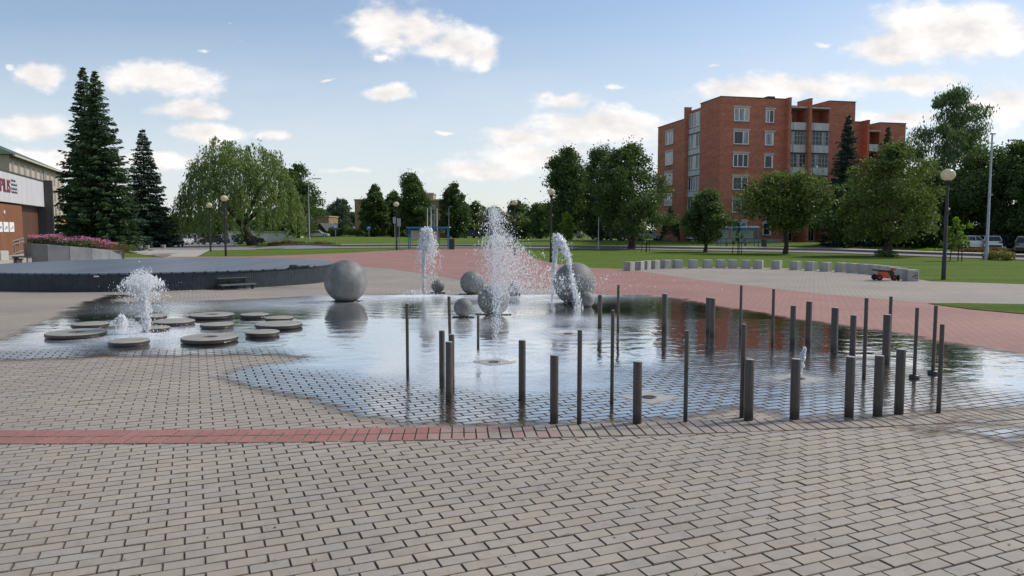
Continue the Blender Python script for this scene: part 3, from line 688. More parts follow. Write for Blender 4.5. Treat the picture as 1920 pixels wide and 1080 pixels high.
# ------------------------------------------------------------------ posts
POSTS = [  # top x, top y, base x, base y, width, foot, label
 (763, 569, 764.5, 706, 6, 0, 'thin tall post at the left end of the group, by itself in calm water'),
 (829, 620, 829, 719, 11, 0, 'thick post on the left of the tight cluster of three'),
 (847, 627, 847, 730, 11, 0, 'thick post at the back of the tight cluster of three'),
 (843, 641, 842, 752, 13.5, 0, 'shortest nearest thick post in the tight cluster of three'),
 (838, 556, 844, 640, 6, 0, 'slanting thin post rising behind the tight cluster of three'),
 (897.5, 591, 896.5, 657, 5, 0, 'short thin post in front of the ball with the cross plate'),
 (979, 638, 979, 750, 13.5, 0, 'thick post standing alone right of the foot of the tallest jet'),
 (1039, 666, 1039, 793, 16, 0, 'thick post at the edge of the brick band left of a thin tall post'),
 (1087.5, 619, 1086, 796, 9, 0, 'slim tall post at the edge of the brick band between two thick ones'),
 (1150, 582, 1147, 758, 7, 0, 'slim tall post left behind the square drain plate'),
 (1195, 678, 1194.5, 795, 17, 0, 'thick post directly in front of the square drain plate'),
 (1125, 553, 1124.5, 617, 8, 0, 'short post in the far water next to the small ball'),
 (1159.5, 534, 1158.5, 626, 5, 0, 'thin tall post in the far water beyond the small ball'),
 (1246.5, 551, 1245.5, 618, 10, 0, 'short grey post alone in the dark far reflection'),
 (1327, 558, 1327.5, 624, 9, 0, 'left one of two short posts standing side by side in the far water'),
 (1336, 559, 1335, 631, 10, 0, 'right one of two short posts standing side by side in the far water'),
 (1389.5, 535, 1388, 628, 5, 0, 'thin tall post right of the side by side pair'),
 (1450.5, 542, 1448, 647, 5.5, 0, 'thin tall post left of two short posts near the red paving'),
 (1487.5, 573, 1485.5, 646, 10, 0, 'slimmer one of two short posts behind the small fountain spout'),
 (1517.5, 565, 1515, 645, 11, 0, 'thicker one of two short posts behind the small fountain spout'),
 (1566, 577, 1563.5, 659, 13, 0, 'stout post in the dark reflection right behind the small fountain spout'),
 (1600, 591, 1598, 668, 11, 0, 'short post right behind a thick post in the front row'),
 (1625, 559, 1619.5, 712, 7, 0, 'very tall slim post in the middle of the right hand cluster'),
 (1663.5, 590, 1660.5, 682, 14, 0, 'stout post with a thin post peeping out behind it'),
 (1670.5, 556, 1667, 655, 6, 0, 'thin post half hidden behind a stout post on the right'),
 (1720.5, 577, 1714, 711, 6.5, 1, 'slim post on a black foot plate, left of the two with feet'),
 (1756, 573, 1749, 703, 6.5, 1, 'slim post on a black foot plate, right of the two with feet'),
 (1767, 608, 1759.5, 775, 8, 0, 'slim tall post closest to the right edge of the group'),
 (1288, 620, 1285, 792, 8, 0, 'slim tall post at the band between the drain plate and the brown sand patch'),
 (1396, 608, 1390.5, 783, 8.5, 0, 'slim tall post touching a thick one on the brown sand patch'),
 (1405, 674, 1403.5, 789, 17, 0, 'thick post in front of a slim one on the brown sand patch'),
 (1492, 673, 1489.5, 787, 18, 0, 'thick post right in front of the small fountain spout'),
 (1594.5, 669, 1591.5, 783, 17, 0, 'thick post in the front row directly before the very tall slim one'),
 (1649.5, 667, 1645, 781, 17, 0, 'thick post in the front row, left of the darker one with a wet foot'),
 (1689.5, 655, 1685, 777, 17, 0, 'thick dark post in the front row with a wet black foot'),
]
for (tx, ty, bx_, by_, w, foot, lab) in POSTS:
    g = G(bx_, by_); top = at(tx, ty, g.y); r = w/2/FPX*g.y
    lean = Vector((top.x-g.x, 0, top.z-g.z))
    if abs(tx-bx_) < 5 or lean.x*(tx-960) > 0: lean.x *= .3
    root = empty('fountain_post', g, lab, 'post', 'dark metal posts standing in the fountain')
    mb = MB(); L = lean.length
    mb.lathe([(r, -.02), (r, L-.004), (r*.93, L)], 20, cap=True)
    R = Vector((0, 0, 1)).rotation_difference(lean)
    p = mb.build('shaft', M['post'], root); p.rotation_euler = R.to_euler()
    mb = MB(); mb.lathe([(r*.9, L+.0005), (r*.86, L+.003)], 20); p = mb.build('cap', M['posttop'], root); p.rotation_euler = R.to_euler()
    if foot:
        mb = MB(); mb.lathe([(r*2.9, .008), (r*2.9, .04), (r*2.6, .05), (r*1.1, .055)], 20); mb.build('foot_plate', M['black'], root)
# ------------------------------------------------------------------ nozzle plates
def nozzle(px, py, hw, label):
    g = G(px, py); root = empty('nozzle_plate', (g.x, g.y, g.z), label, 'nozzle plate', 'square nozzle plates in the paving', TH+.25)
    mb = MB(); mb.box(-hw, hw, -hw, hw, 0, .012, 0); mb.build('surround', M['lintel'], root)
    k = hw*.66; mb = MB(); mb.box(-k, k, -k, k, .0125, .017); mb.build('cover', M['wetconc'], root)
    mb = MB(); mb.lathe([(.055, .018), (.075, .018), (.075, .0215), (.055, .0215)], 24, cap=False); mb.lathe([(.0001, .0185), (.055, .0185)], 24, cap=False); mb.build('hole', M['black'], root)
nozzle(1217, 748, .31, 'square drain plate with a dark hole and no water coming out')
nozzle(927, 681, .3, 'square nozzle plate under the tallest jet')
nozzle(1497, 713, .33, 'square nozzle plate under the small spout among the posts')
nozzle(1065, 628, .3, 'nozzle plate where the arching jet splashes down')
# ------------------------------------------------------------------ water jets
OCT_V = np.array([(1, 0, 0), (-1, 0, 0), (0, 1, 0), (0, -1, 0), (0, 0, 1), (0, 0, -1)], float)
OCT_F = np.array([(0, 2, 4), (2, 1, 4), (1, 3, 4), (3, 0, 4), (2, 0, 5), (1, 2, 5), (3, 1, 5), (0, 3, 5)])
def drops_mesh(P, R, rng, stretch=1.5):
    n = len(P)
    q = rng.normal(size=(n, 3, 3)); q[:, 2] = q[:, 2]*.36+np.array([0, 0, 1.0])*rng.choice([-1, 1], n)[:, None]
    a = q[:, 2]/np.linalg.norm(q[:, 2], axis=1)[:, None]; b = np.cross(a, q[:, 0]); b /= np.linalg.norm(b, axis=1)[:, None]; c = np.cross(a, b)
    s = R[:, None]*np.stack([rng.uniform(.6, 1.1, n), rng.uniform(.6, 1.1, n), rng.uniform(.8, stretch*1.3, n)], -1)
    V = P[:, None]+(OCT_V[None, :, 0:1]*(b*s[:, :1])[:, None]+OCT_V[None, :, 1:2]*(c*s[:, 1:2])[:, None]+OCT_V[None, :, 2:3]*(a*s[:, 2:])[:, None])
    F = OCT_F[None]+(np.arange(n)*6)[:, None, None]
    return V.reshape(-1, 3), F.reshape(-1, 3)
def jet(name, label, g, P, R, seed=0, stretch=2.0):
    V, F = drops_mesh(np.array(P), np.array(R), np.random.default_rng(seed), stretch)
    o = fast_mesh(name, V, 3, M['foam'], F=F, smooth=True, loc=g)
    return tag(o, label, 'water jet', 'water jets of the fountain')
def path_cloud(rng, pts, n, spread, size, pw=1.0):
    """drops along a polyline; pts (k,3); spread & size vary along it"""
    pts = np.array(pts, float); k = len(pts)
    u = rng.uniform(0, 1, n)**pw*(k-1); i = np.minimum(u.astype(int), k-2); f = (u-i)[:, None]
    P = pts[i]*(1-f)+pts[i+1]*f
    sp = np.interp(u, range(k), spread)[:, None]
    P = P+rng.normal(size=(n, 3))*sp*np.array([1, 1, .7])
    R = np.interp(u, range(k), size)*rng.lognormal(0, .4, n)
    return P, R
def join(*prs): return np.concatenate([p for p, r in prs]), np.concatenate([r for p, r in prs])
def clump(rng, P, R, k, sp):
    """strings of drops: every drop gets neighbours"""
    Q = [P]; S_ = [R]
    for j in range(k):
        Q.append(P+rng.normal(size=P.shape)*sp*np.array([.7, .7, 1.5])); S_.append(R*rng.uniform(.4, .9, len(R)))
    return np.concatenate(Q), np.concatenate(S_)
rg = np.random.default_rng(21)
# bushy left jet
g = G(272, 626); s1 = g.y/FPX   # metres per photo pixel at its distance
def PX(dx, dz, s): return (dx*s, 0, dz*s)
a = path_cloud(rg, [PX(6, 0, s1), PX(5, 30, s1), PX(2, 62, s1), PX(-2, 95, s1), PX(-4, 118, s1)], 2600, np.array([3.0, 3.5, 5, 8, 9])*s1, np.array([1.0, 1.05, 1.1, 1.1, .9])*s1*.62)
ang_ = rg.uniform(0, 2*PI, 4200); vv = rg.uniform(.15, 1, 4200)**.6; tt = rg.uniform(.25, 1.25, 4200)
zz = (122*(1-(1-tt)**2*1.0)-rg.exponential(12, 4200))
rr = 37*vv*tt**1.3
Pq = np.stack([rr*np.cos(ang_)-2, rr*np.sin(ang_), zz*(1-.35*vv*np.maximum(tt-.5, 0))], -1)*s1
kq = Pq[:, 2] > 8*s1
b = (Pq[kq], rg.lognormal(0, .5, kq.sum())*s1*.52)
ang_ = rg.uniform(0, 2*PI, 700); rr = rg.rayleigh(38, 700)
rr = rr*.8
c = (np.stack([rr*np.cos(ang_), rr*np.sin(ang_), 22+rg.uniform(0, 80, 700)], -1)*s1, rg.lognormal(0, .4, 700)*s1*.42)
d = (np.stack([rg.normal(0, 26, 700), rg.normal(0, 30, 700), abs(rg.normal(0, 7, 700))], -1)*s1, rg.lognormal(0, .4, 700)*s1*.45)
jet('water_jet', 'bushy white water jet bursting in front of the dark deck', g, *join(a, clump(rg, *b, 1, 1.6*s1), c, d), seed=1)
# bubbling knob
g = G(227, 608); s1 = g.y/FPX
a = path_cloud(rg, [PX(0, 0, s1), PX(0, 8, s1), PX(1, 16, s1)], 900, np.array([5, 3.6, 2])*s1, np.array([1.1, 1.0, .8])*s1)
b = (np.stack([rg.normal(-4, 14, 400), rg.normal(0, 16, 400), abs(rg.normal(0, 2, 400))], -1)*s1, rg.lognormal(0, .3, 400)*s1*.55)
jet('water_jet', 'low bubbling knob of white water between the left discs', g, *join(a, b), seed=2)
# mushroom jet
g = G(794, 551); s1 = g.y/FPX
a = path_cloud(rg, [PX(0, 0, s1), PX(0, 30, s1), PX(1, 60, s1), PX(3, 90, s1), PX(6, 121, s1)], 3600, np.array([.8, 1.2, 1.9, 3.4, 4.5])*s1, np.array([.7, .75, .85, .95, .95])*s1*.85, .8)
ang_ = rg.uniform(0, 2*PI, 2600); u_ = rg.uniform(0, 1, 2600); top_ = rg.uniform(95, 123, 2600)
fall = rg.exponential(26, 2600)*u_; rr = (7+14*np.sqrt(fall/30))*rg.uniform(.25, 1.1, 2600)
b = (np.stack([8+rr*np.cos(ang_)+fall*.05, rr*np.sin(ang_), np.maximum(top_-fall, 25)], -1)*s1, rg.lognormal(0, .4, 2600)*s1*.68)
c = (np.stack([rg.uniform(2, 26, 420), rg.normal(0, 8, 420), rg.uniform(4, 90, 420)], -1)*s1, rg.lognormal(0, .4, 420)*s1*.45)
d = (np.stack([rg.normal(0, 22, 700), rg.normal(0, 40, 700), abs(rg.normal(0, 2.5, 700))], -1)*s1, rg.lognormal(0, .4, 700)*s1*.5)
jet('water_jet', 'tall mushroom topped water jet in front of the blue shelter', g, *join(a, clump(rg, *b, 1, 1.5*s1), c, d), seed=3)
# tallest jet with drifting spray
g = G(927, 678); s1 = g.y/FPX
a = path_cloud(rg, [PX(0, 0, s1), PX(3, 50, s1), PX(6, 100, s1), PX(8, 140, s1)], 2100, np.array([3, 4, 6.5, 10])*s1, np.array([.5, .8, 1.0, 1.0])*s1*.54)
b = path_cloud(rg, [PX(6, 130, s1), PX(4, 180, s1), PX(2, 230, s1), PX(4, 268, s1), PX(-3, 288, s1)], 6200, np.array([13, 22, 19, 11, 7])*s1, np.array([.95, 1, 1, .95, .8])*s1*.52)
hx_ = b[0][:, 0]/s1; hz_ = b[0][:, 2]/s1; k_ = hx_ > 3; b[0][:, 0] = np.where(k_, 3+(hx_-3)*(1+1.1*np.clip((265-hz_)/130, 0, 1)), 3+(hx_-3)*.72)*s1
keep_b = (hz_ < 238) | (rg.uniform(size=len(hz_)) < .42); b = (b[0][keep_b], b[1][keep_b])
n = 11000; fx = rg.exponential(52, n); z0 = 125+rg.beta(1.6, 1.6, n)*(145-np.minimum(fx, 120)*.85)
c = (np.stack([-2+fx, rg.normal(0, 18, n), z0], -1)*s1, rg.lognormal(0, .6, n)*s1*.3)
n = 4200; d = (np.stack([rg.normal(34, 42, n), rg.normal(0, 22, n), rg.uniform(78, 150, n)], -1)*s1, rg.lognormal(0, .4, n)*s1*.24)
n = 260; e = (np.stack([rg.normal(-8, 20, n), rg.normal(0, 10, n), rg.uniform(150, 300, n)], -1)*s1, rg.lognormal(0, .3, n)*s1*.8)
n = 1200; f = (np.stack([rg.normal(0, 30, n), rg.normal(0, 28, n), abs(rg.normal(0, 5, n))], -1)*s1, rg.lognormal(0, .4, n)*s1*.35)
jet('water_jet', 'tallest jet with spray drifting to the right of the stone balls', g, *join(a, clump(rg, *b, 1, 1.6*s1), c, d, e, f), seed=4)
# arching jet
g = G(1036, 566); s1 = g.y/FPX
L = [PX(0, 0, s1), PX(2, 40, s1), PX(4, 80, s1), PX(6, 112, s1), PX(9, 124, s1), PX(16, 116, s1), PX(22, 92, s1)]
a = path_cloud(rg, L, 2800, np.array([1.3, 1.6, 2.2, 3, 3.2, 3.4, 2.5])*s1, np.array([.85]*7)*s1*.85)
gl = [PX(8, 122, s1), PX(20, 105, s1), PX(25, 80, s1), PX(28, 50, s1), PX(35, 10, s1), PX(41, -28, s1)]
gl = [(x, -i*.45, z) for i, (x, y, z) in enumerate(gl)]
b = path_cloud(rg, gl, 2600, np.array([3.5, 3, 2.2, 2.2, 3.2, 5])*s1, np.array([.9, .95, .9, .85, .8, .7])*s1*.85)
n = 700; c = (np.stack([rg.uniform(-3, 38, n), rg.normal(0, 8, n)-8, rg.uniform(-35, 112, n)], -1)*s1, rg.lognormal(0, .4, n)*s1*.4)
n = 1100; d = (np.stack([rg.normal(32, 13, n), -60+rg.normal(0, 20, n), -10+rg.uniform(-25, 30, n)], -1)*s1, rg.lognormal(0, .4, n)*s1*.42)
P_, R_ = join(a, clump(rg, *b, 1, 1.4*s1), c, d); k_ = P_[:, 2] > .01-.02; 
jet('water_jet', 'arching jet that falls in front of the right hand large ball', g, P_[k_], R_[k_], seed=5)
# small spout
g = G(1495, 712); s1 = g.y/FPX
a = path_cloud(rg, [PX(-1, 0, s1), PX(1, 15, s1), PX(4, 30, s1), PX(9, 46, s1), PX(12, 60, s1)], 2600, np.array([2.2, 2.5, 2.3, 1.8, 1.2])*s1, np.array([1.1, 1.1, 1.1, 1, .9])*s1*1.05)
jet('water_jet', 'small thin white spout among the posts on the right', g, *a, seed=6)
# ------------------------------------------------------------------ round deck
DC = Vector((-13.0, 28.0, 0)); DR = 6.1; zt = .41; zb = gz(DC.x, DC.y)
root = empty('round_deck', (DC.x, DC.y, zb), 'large round dark wooden deck stage behind the left jet', 'deck')
mb = MB(); h = zt-zb
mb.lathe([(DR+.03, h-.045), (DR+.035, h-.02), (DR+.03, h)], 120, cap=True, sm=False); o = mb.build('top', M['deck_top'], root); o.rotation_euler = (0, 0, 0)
mb = MB(); nseg = 240
V = []; F = []; nb = 520
for k in range(nb):
    for (f, dr) in ((.0, -.012), (.06, 0), (.94, 0), (1., -.012)):
        t = 2*PI*(k+f)/nb; 
        for z in (-.3, h-.046): V.append(((DR+dr)*math.cos(t), (DR+dr)*math.sin(t), z))
m8 = len(V)
for i in range(nb*4): 
    a_ = i*2; b_ = (i*2+2) % m8; F.append((a_, b_, b_+1, a_+1))
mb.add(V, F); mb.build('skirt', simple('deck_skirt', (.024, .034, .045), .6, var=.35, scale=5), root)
gq = G(430, 541); an = math.atan2(gq.y-DC.y, gq.x-DC.x)
st = empty('deck_steps', (DC.x+math.cos(an)*(DR+.02), DC.y+math.sin(an)*(DR+.02), gz(gq.x, gq.y)), 'small dark steps with two treads leaning on the deck', 'steps', rz=an)
for nm, d0, d1, z, w in (('tread', .02, .3, .36, .48), ('tread', .3, .62, .18, .55)):
    mb = MB(); mb.box(d0, d1, -w, w, z-.035, z, bev=.004); mb.build(nm, M['deck_top'], st)
for sy in (-1, 1):
    mb = MB(); mb.box(.03, .07, sy*.42-.03, sy*.42+.03, 0, .325); mb.build('leg', M['black'], st)
    mb = MB(); mb.box(.5, .56, sy*.46-.03, sy*.46+.03, 0, .145); mb.build('leg', M['black'], st)
# black cloth
mb = MB(); pc = at(562, 495.5, 24.6); pc.z = zt; V = []; F = []; nu, nv = 26, 10
for i in range(nu):
    for j in range(nv):
        x = (i/(nu-1)-.5)*.72; y = (j/(nv-1)-.5)*.34*(1-.5*abs(i/(nu-1)-.4))
        hh = .03+.13*float(fbm(np.array(i*.33), np.array(j*.5), 5, 3))*math.sin(PI*j/(nv-1))
        if j in (0, nv-1) or i in (0, nu-1): hh = .004
        V.append((x, y, hh))
for i in range(nu-1):
    for j in range(nv-1): F.append((i*nv+j, i*nv+j+1, i*nv+nv+j+1, i*nv+nv+j))
mb.add(V, F, 0, True); 
mb.tube([(.3, -.05, .03), (.42, -.12, .03), (.5, -.2, .02), (.56, -.3, .005)], [.03, .025, .02, .012], 6)
o = mb.build('dropped_jacket', M['black'], None, pc); tag(o, 'crumpled black jacket lying on the right edge of the deck', 'jacket')
mb = MB(); mb.box(-.07, .07, -.012, .012, -.02, .02, bev=.004)
pl = at(181, 516.5, 21.95); o = mb.build('deck_light', M['white'], None, None); 
an = math.atan2(pl.y-DC.y, pl.x-DC.x); o.location = (DC.x+math.cos(an)*(DR+.012), DC.y+math.sin(an)*(DR+.012), zt-.09); o.rotation_euler = (0, 0, an+PI/2); o.parent = root; o.location = (math.cos(an)*(DR+.012), math.sin(an)*(DR+.012), h-.09)
# ------------------------------------------------------------------ concrete cube seats
CUB = [(1179.5, 23, 507.8), (1198, 13, 506.5), (1210.5, 15, 505), (1227, 20, 504), (1248, 20, 503.2), (1270, 21, 502.8), (1299, 21, 502.8), (1326, 19.5, 502.7), (1350.5, 19, 502.7), (1373.5, 18, 503), (1398, 18, 503.3), (1422, 18, 503.8), (1456, 19, 504.6), (1491.5, 20, 506), (1520, 23, 507.4),
       (1548, 24, 508.8), (1577, 24, 510), (1600, 24, 511.5), (1622, 23, 513.2), (1642, 22, 515), (1660, 21, 517.5), (1676, 20, 520), (1690, 18, 523), (1707, 25, 526.8)]
arc = [G(c[0], c[2]) for c in CUB]
ORD = ['leftmost', 'second', 'third', 'fourth', 'fifth', 'sixth', 'seventh', 'eighth', 'ninth', 'tenth', 'eleventh', 'twelfth']
ac = Vector((sum(p.x for p in arc)/len(arc), 28, 0))
cube0 = None
for i, (px, w, py) in enumerate(CUB):
    g = arc[i]; j0 = max(0, i-1); j1 = min(len(arc)-1, i+1); d = arc[j1]-arc[j0]; rz = math.atan2(d.y, d.x)
    mb = MB(); q = .215
    mb.box(-q, q, -q*.9, q*.9, -.03, .43, bev=.014)
    if i < 12: lab = ('leftmost concrete cube seat of the curved row' if i == 0 else ORD[i]+' concrete cube seat from the left end of the curved row')
    elif i == 23: lab = 'rightmost concrete cube seat with dark scrawl on its face, beside the orange kart'
    else: lab = {22: 'second', 21: 'third', 20: 'fourth', 19: 'fifth', 18: 'sixth', 17: 'seventh', 16: 'eighth', 15: 'ninth', 14: 'tenth', 13: 'eleventh', 12: 'twelfth'}[i]+' concrete cube seat from the right end of the curved row'
    if cube0 is None:
        o = mb.build('cube_seat', simple('cube_concrete', (.34, .335, .31), .85, var=.28, scale=3, bump=.2, streak=True)); cube0 = o
    else:
        o = cube0.copy(); COL.objects.link(o)
    if i == 23: rz = .05
    o.location = g; o.rotation_euler = (0, 0, rz+random.uniform(-.06, .06)); tag(o, lab, 'cube seat', 'concrete cube seats in a curved row')
    if i == 23:
        mb = MB()
        for (x0, z0, x1, z1, r) in ((-.02, .3, .14, .33, .012), (.0, .2, .12, .24, .02), (.02, .13, .15, .1, .014), (-.05, .2, .05, .12, .012), (.14, .33, .15, .1, .01), (.04, .24, .1, .17, .02)):
            d = Vector((x1-x0, 0, z1-z0)); n = Vector((-d.z, 0, d.x)).normalized()*r
            mb.add([(x0-n.x, -q*.9-.003, z0-n.z), (x1-n.x, -q*.9-.003, z1-n.z), (x1+n.x, -q*.9-.003, z1+n.z), (x0+n.x, -q*.9-.003, z0+n.z)], [(0, 1, 2, 3)])
        mb.build('scrawl', simple('dark_paint', (.05, .05, .06), .7), o)
# ------------------------------------------------------------------ orange kart
g = G(1661, 525.5); k = empty('pedal_kart', (g.x, g.y, g.z), 'orange and black pedal kart parked by the concrete cubes', 'kart', rz=-.05)
M['orange'] = simple('orange_paint', (.62, .085, .03), .35, var=.12); M['tyre'] = simple('tyre_rubber', (.018, .015, .015), .8); M['rim'] = simple('rim_dark_red', (.22, .03, .025), .4)
def wheel(par, x, y, r, w, rz=0, rim=None, name='wheel'):
    mb = MB(); mb.lathe([(r*.6, -w/2), (r*.93, -w/2), (r, -w*.3), (r, w*.3), (r*.93, w/2), (r*.6, w/2)], 24, axis='y', cap=False); t = mb.build(name, M['tyre'], par, (x, y, r)); t.rotation_euler = (0, 0, rz)
    mb = MB(); mb.lathe([(.0001, -w*.42), (r*.3, -w*.46), (r*.62, -w*.4), (r*.62, w*.4), (r*.3, w*.46), (.0001, w*.42)], 20, axis='y', cap=False); mb.build('rim', rim or M['rim'], t)
    return t
for x, y, rz in ((-.34, -.22, 0), (-.34, .22, 0), (.2, -.22, .15), (.44, -.05, 1.1)): wheel(k, x, y, .115, .09, rz)
mb = MB(); mb.prism([(-.24, .1), (.06, .08), (.1, .2), (-.02, .33), (-.26, .33)], -.15, .15, M=Matrix(((1, 0, 0, 0), (0, 0, 1, 0), (0, 1, 0, 0), (0, 0, 0, 1)))); mb.build('body', M['orange'], k)
mb = MB(); mb.prism([(-.5, .44), (-.46, .36), (-.2, .335), (.16, .335), (.2, .39), (.0, .39), (-.4, .42)], -.17, .17, M=Matrix(((1, 0, 0, 0), (0, 0, 1, 0), (0, 1, 0, 0), (0, 0, 0, 1)))); mb.box(.02, .26, -.13, .13, .16, .332, bev=.02); mb.build('seat', M['black'], k)
mb = MB(); mb.tube([(.2, 0, .3), (.27, 0, .42)], .03, 8); mb.box(.18, .33, -.09, .09, .4, .49, bev=.02); mb.build('steering_head', M['orange'], k)
mb = MB(); mb.tube([(.26, 0, .2), (.46, 0, .12)], .025, 8); mb.tube([(-.34, -.2, .115), (-.34, .2, .115)], .02, 8); mb.build('axle', M['black'], k)
# ------------------------------------------------------------------ red brick block
BA = math.atan2(.216, .976)
C0 = Vector((25.6, 93.0, 0))
bld = empty('apartment_block', (C0.x, C0.y, 0), 'six storey red brick apartment block with white framed windows', 'building', rz=BA)
Z0 = -.3
def bpart(mb, name, mat, parent=None): return mb.build(name, mat, parent or bld)
ZT = 17.9; ZW = 16.5
mb = MB()
def wallbox(x0, x1, y0, y1, z0, z1): mb.box(x0, x1, y0, y1, z0, z1)
# main block with window openings is one solid; windows sit in shallow recess frames
wallbox(0, 8.85, 0, 5.4, Z0, ZT)
wallbox(.6, 8.85, 5.4, 9.2, Z0, ZT-.25)
wallbox(-.3, 8.85, 9.5, 18.2, Z0, ZW)
wallbox(8.85, 15.0, 2.0, 14, Z0, ZT-.35)
wallbox(15.0, 18.8, 0, 14, Z0, ZT)
wallbox(18.8, 25.2, 6.7, 16, Z0, ZW); wallbox(25.2, 27.8, 8.4, 16, Z0, ZW-.3); wallbox(27.8, 32, 6.7, 16, Z0, ZW)
bpart(mb, 'wall', M['brick'])
mb = MB()
for (x0, x1, y0, y1, z) in ((0, 8.85, 0, 5.4, ZT), (15, 18.8, 0, 14, ZT), (-.3, 8.85, 9.5, 18.2, ZW), (18.8, 25.2, 6.7, 16, ZW), (27.8, 32, 6.7, 16, ZW)):
    for (a0, a1, b0, b1) in ((x0-.06, x1+.06, y0-.06, y0+.2), (x0-.06, x1+.06, y1-.2, y1+.06), (x0-.06, x0+.2, y0+.2, y1-.2), (x1-.2, x1+.06, y0+.2, y1-.2)):
        mb.box(a0, a1, b0, b1, z+.002, z+.09)
mb.box(6.6, 7.6, .4, 1.4, ZT+.1, ZT+.38)
bpart(mb, 'roof', M['roof_dark'])
for (x0, x1, y0, y1, z) in ((8.85, 9.2, -.75, 2, ZT+.05), (11.75, 12.1, -.75, 2, ZT+.05), (-.35, .6, 9.2, 9.5, ZT+.1), (25.0, 25.35, 5.6, 8.4, ZW+.1)):
    mb = MB(); mb.box(x0+.002, x1, y0, y1, Z0, z); mb.box(x0-.03, x1+.04, y0-.05, y1, z+.002, z+.07, 1); bpart(mb, 'brick_fin', [M['brick'], M['roof_dark']])
def window(x, z, w, h, side='front', y=0, split=(.5,), glass='glass', lint=True, parent=None):
    """one window: frame (root part) with panes, lintel and sill; local x along the wall, facing -y"""
    mb = MB(); t = .09
    mb.box(-w/2, w/2, -.02, .1, 0, t); mb.box(-w/2, w/2, -.02, .1, h-t*.8, h)
    mb.box(-w/2, -w/2+t, -.02, .1, t, h-t*.8); mb.box(w/2-t, w/2, -.02, .1, t, h-t*.8)
    for s in split: mb.box(-w/2+w*s-t*.55, -w/2+w*s+t*.55, -.025, .1, t, h-t*.8)
    fr = mb.build('window', M['white'], parent or bld)
    if side == 'front': fr.location = (x, y-.03, z)
    else: fr.location = (y-.03, x, z); fr.rotation_euler = (0, 0, -PI/2)
    es = [0]+list(split)+[1]
    for i in range(len(es)-1):
        g_ = glass if isinstance(glass, str) else glass[i % len(glass)]
        mb = MB(); mb.box(-w/2+w*es[i]+t*.5, -w/2+w*es[i+1]-t*.5, .015, .05, t, h-t*.8); mb.build('pane', M[g_], fr)
    if lint:
        mb = MB(); mb.box(-w/2-.14, w/2+.2, -.06, .1, h+.06, h+.3); mb.build('lintel', M['lintel'], fr)
    mb = MB(); mb.box(-w/2-.04, w/2+.06, -.1, .1, -.09, -.005); mb.build('sill', M['sill'], fr)
    return fr
GL = [['glass_blue', 'glass_blue', 'glass_pale'], ['glass', 'glass_blue'], ['glass', 'glass', 'glass'], ['glass', 'glass'], ['glass', 'glass'], ['glass', 'glass_blue']]
SPL = [(.33, .68), (.62,), (.3, .66), (.6,), (.58,), (.6,)]
for k in range(6):
    window(2.83, 15.0-2.8*k, 2.05, 1.6, y=0, split=SPL[k], glass=GL[k])
    window(6.68, 14.95-2.8*k, 1.15, 1.55, y=0, split=((.45,) if k == 0 else (.88,)), glass=[['glass_blue', 'glass'], ['glass_blue', 'glass'], ['glass'], ['glass_blue'], ['glass'], ['glass']][k])
for k in range(5):
    window(14.2, 13.65-2.86*k, 2.5, 1.75, 'left', y=-.3, split=(.22, .48, .74), glass=[['glass', 'glass_pale', 'glass_blue', 'glass_pale'], ['glass_pale'], ['glass_blue', 'glass_pale'], ['glass_pale', 'glass_blue'], ['glass_blue', 'glass']][k])
# glazed loggias on the left flank
for k in range(6):
    z = 15.25-2.8*k
    fr = window(7.3, z, 3.75, 1.85, 'left', y=.3, split=(.12, .34, .56, .78) if k < 3 else (.2, .4, .6, .8), glass=[['glass', 'glass_pale', 'glass_blue', 'glass_pale', 'glass_blue'], ['glass_blue', 'glass_pale', 'glass_pale', 'glass', 'glass'], ['glass', 'glass_pale', 'glass_pale', 'glass', 'glass_blue'], ['glass', 'glass_blue', 'glass', 'glass', 'glass_blue'], ['glass'], ['glass_blue', 'glass']][k], lint=False)
    mb = MB(); mb.box(.22, .6, 5.42, 9.18, z-.82, z-.1); mb.box(.12, .6, 5.42, 9.18, z-.95, z-.83, 1); bpart(mb, 'balcony_panel', [M['balcony'] if k < 4 else M['white'], M['roof_dark']])
# front loggia bays
for (x0, x1) in ((9.22, 11.73), (12.12, 14.98)):
    mb = MB(); mb.box(x0, x1, -.35, 2, 16.85, 17.05); bpart(mb, 'balcony_roof', M['lintel'])
    for k in range(6):
        z = 14.1-2.8*k
        if k < 5:
            mb = MB(); mb.box(x0+.01, x1-.01, -.2, 1.9, z-.14, z, 1); mb.box(x0+.02, x1-.02, -.18, -.08, z+.06, z+1.0)
            mb.box(x0+.62, x0+.66, -.2, -.184, z+.05, z+1.02, 1)
            bpart(mb, 'balcony', [M['balcony'], M['roof_dark']])
        if k in (1, 2, 3, 4):
            w = x1-x0-.06; mb = MB(); h = 1.65
            xc = (x0+x1)/2; nb = 6
            for i in range(nb+1): mb.box(-w/2+w*i/nb-.03, -w/2+w*i/nb+.03, -.03, .03, 0, h)
            for zz in (0, h*.33, h*.68, h-.05): mb.box(-w/2, w/2, -.022, .022, zz, zz+.05)
            fr = mb.build('glazed_balcony', M['lintel'], bld, (xc, -.13, z+1.02))
            for i in range(nb):
                mb = MB(); mb.box(-w/2+w*i/nb+.03, -w/2+w*(i+1)/nb-.03, -.008, .008, .05, h-.05); mb.build('pane', M[['glass', 'glass', 'glass_blue', 'glass'][(i*3+k*2+int(x0)) % 4]], fr)
        if k == 0:
            mb = MB(); mb.box(x0+.05, x0+1.75, 1.86, 1.99, z+.02, z+2.35); dr = bpart(mb, 'balcony_door', M['white'])
            for (a, b, c) in ((.12, .62, .9), (.72, 1.35, .15)):
                mb = MB(); mb.box(x0+a, x0+b, 1.84, 1.858, z+c, z+2.15); mb.build('pane', M['glass'], dr)
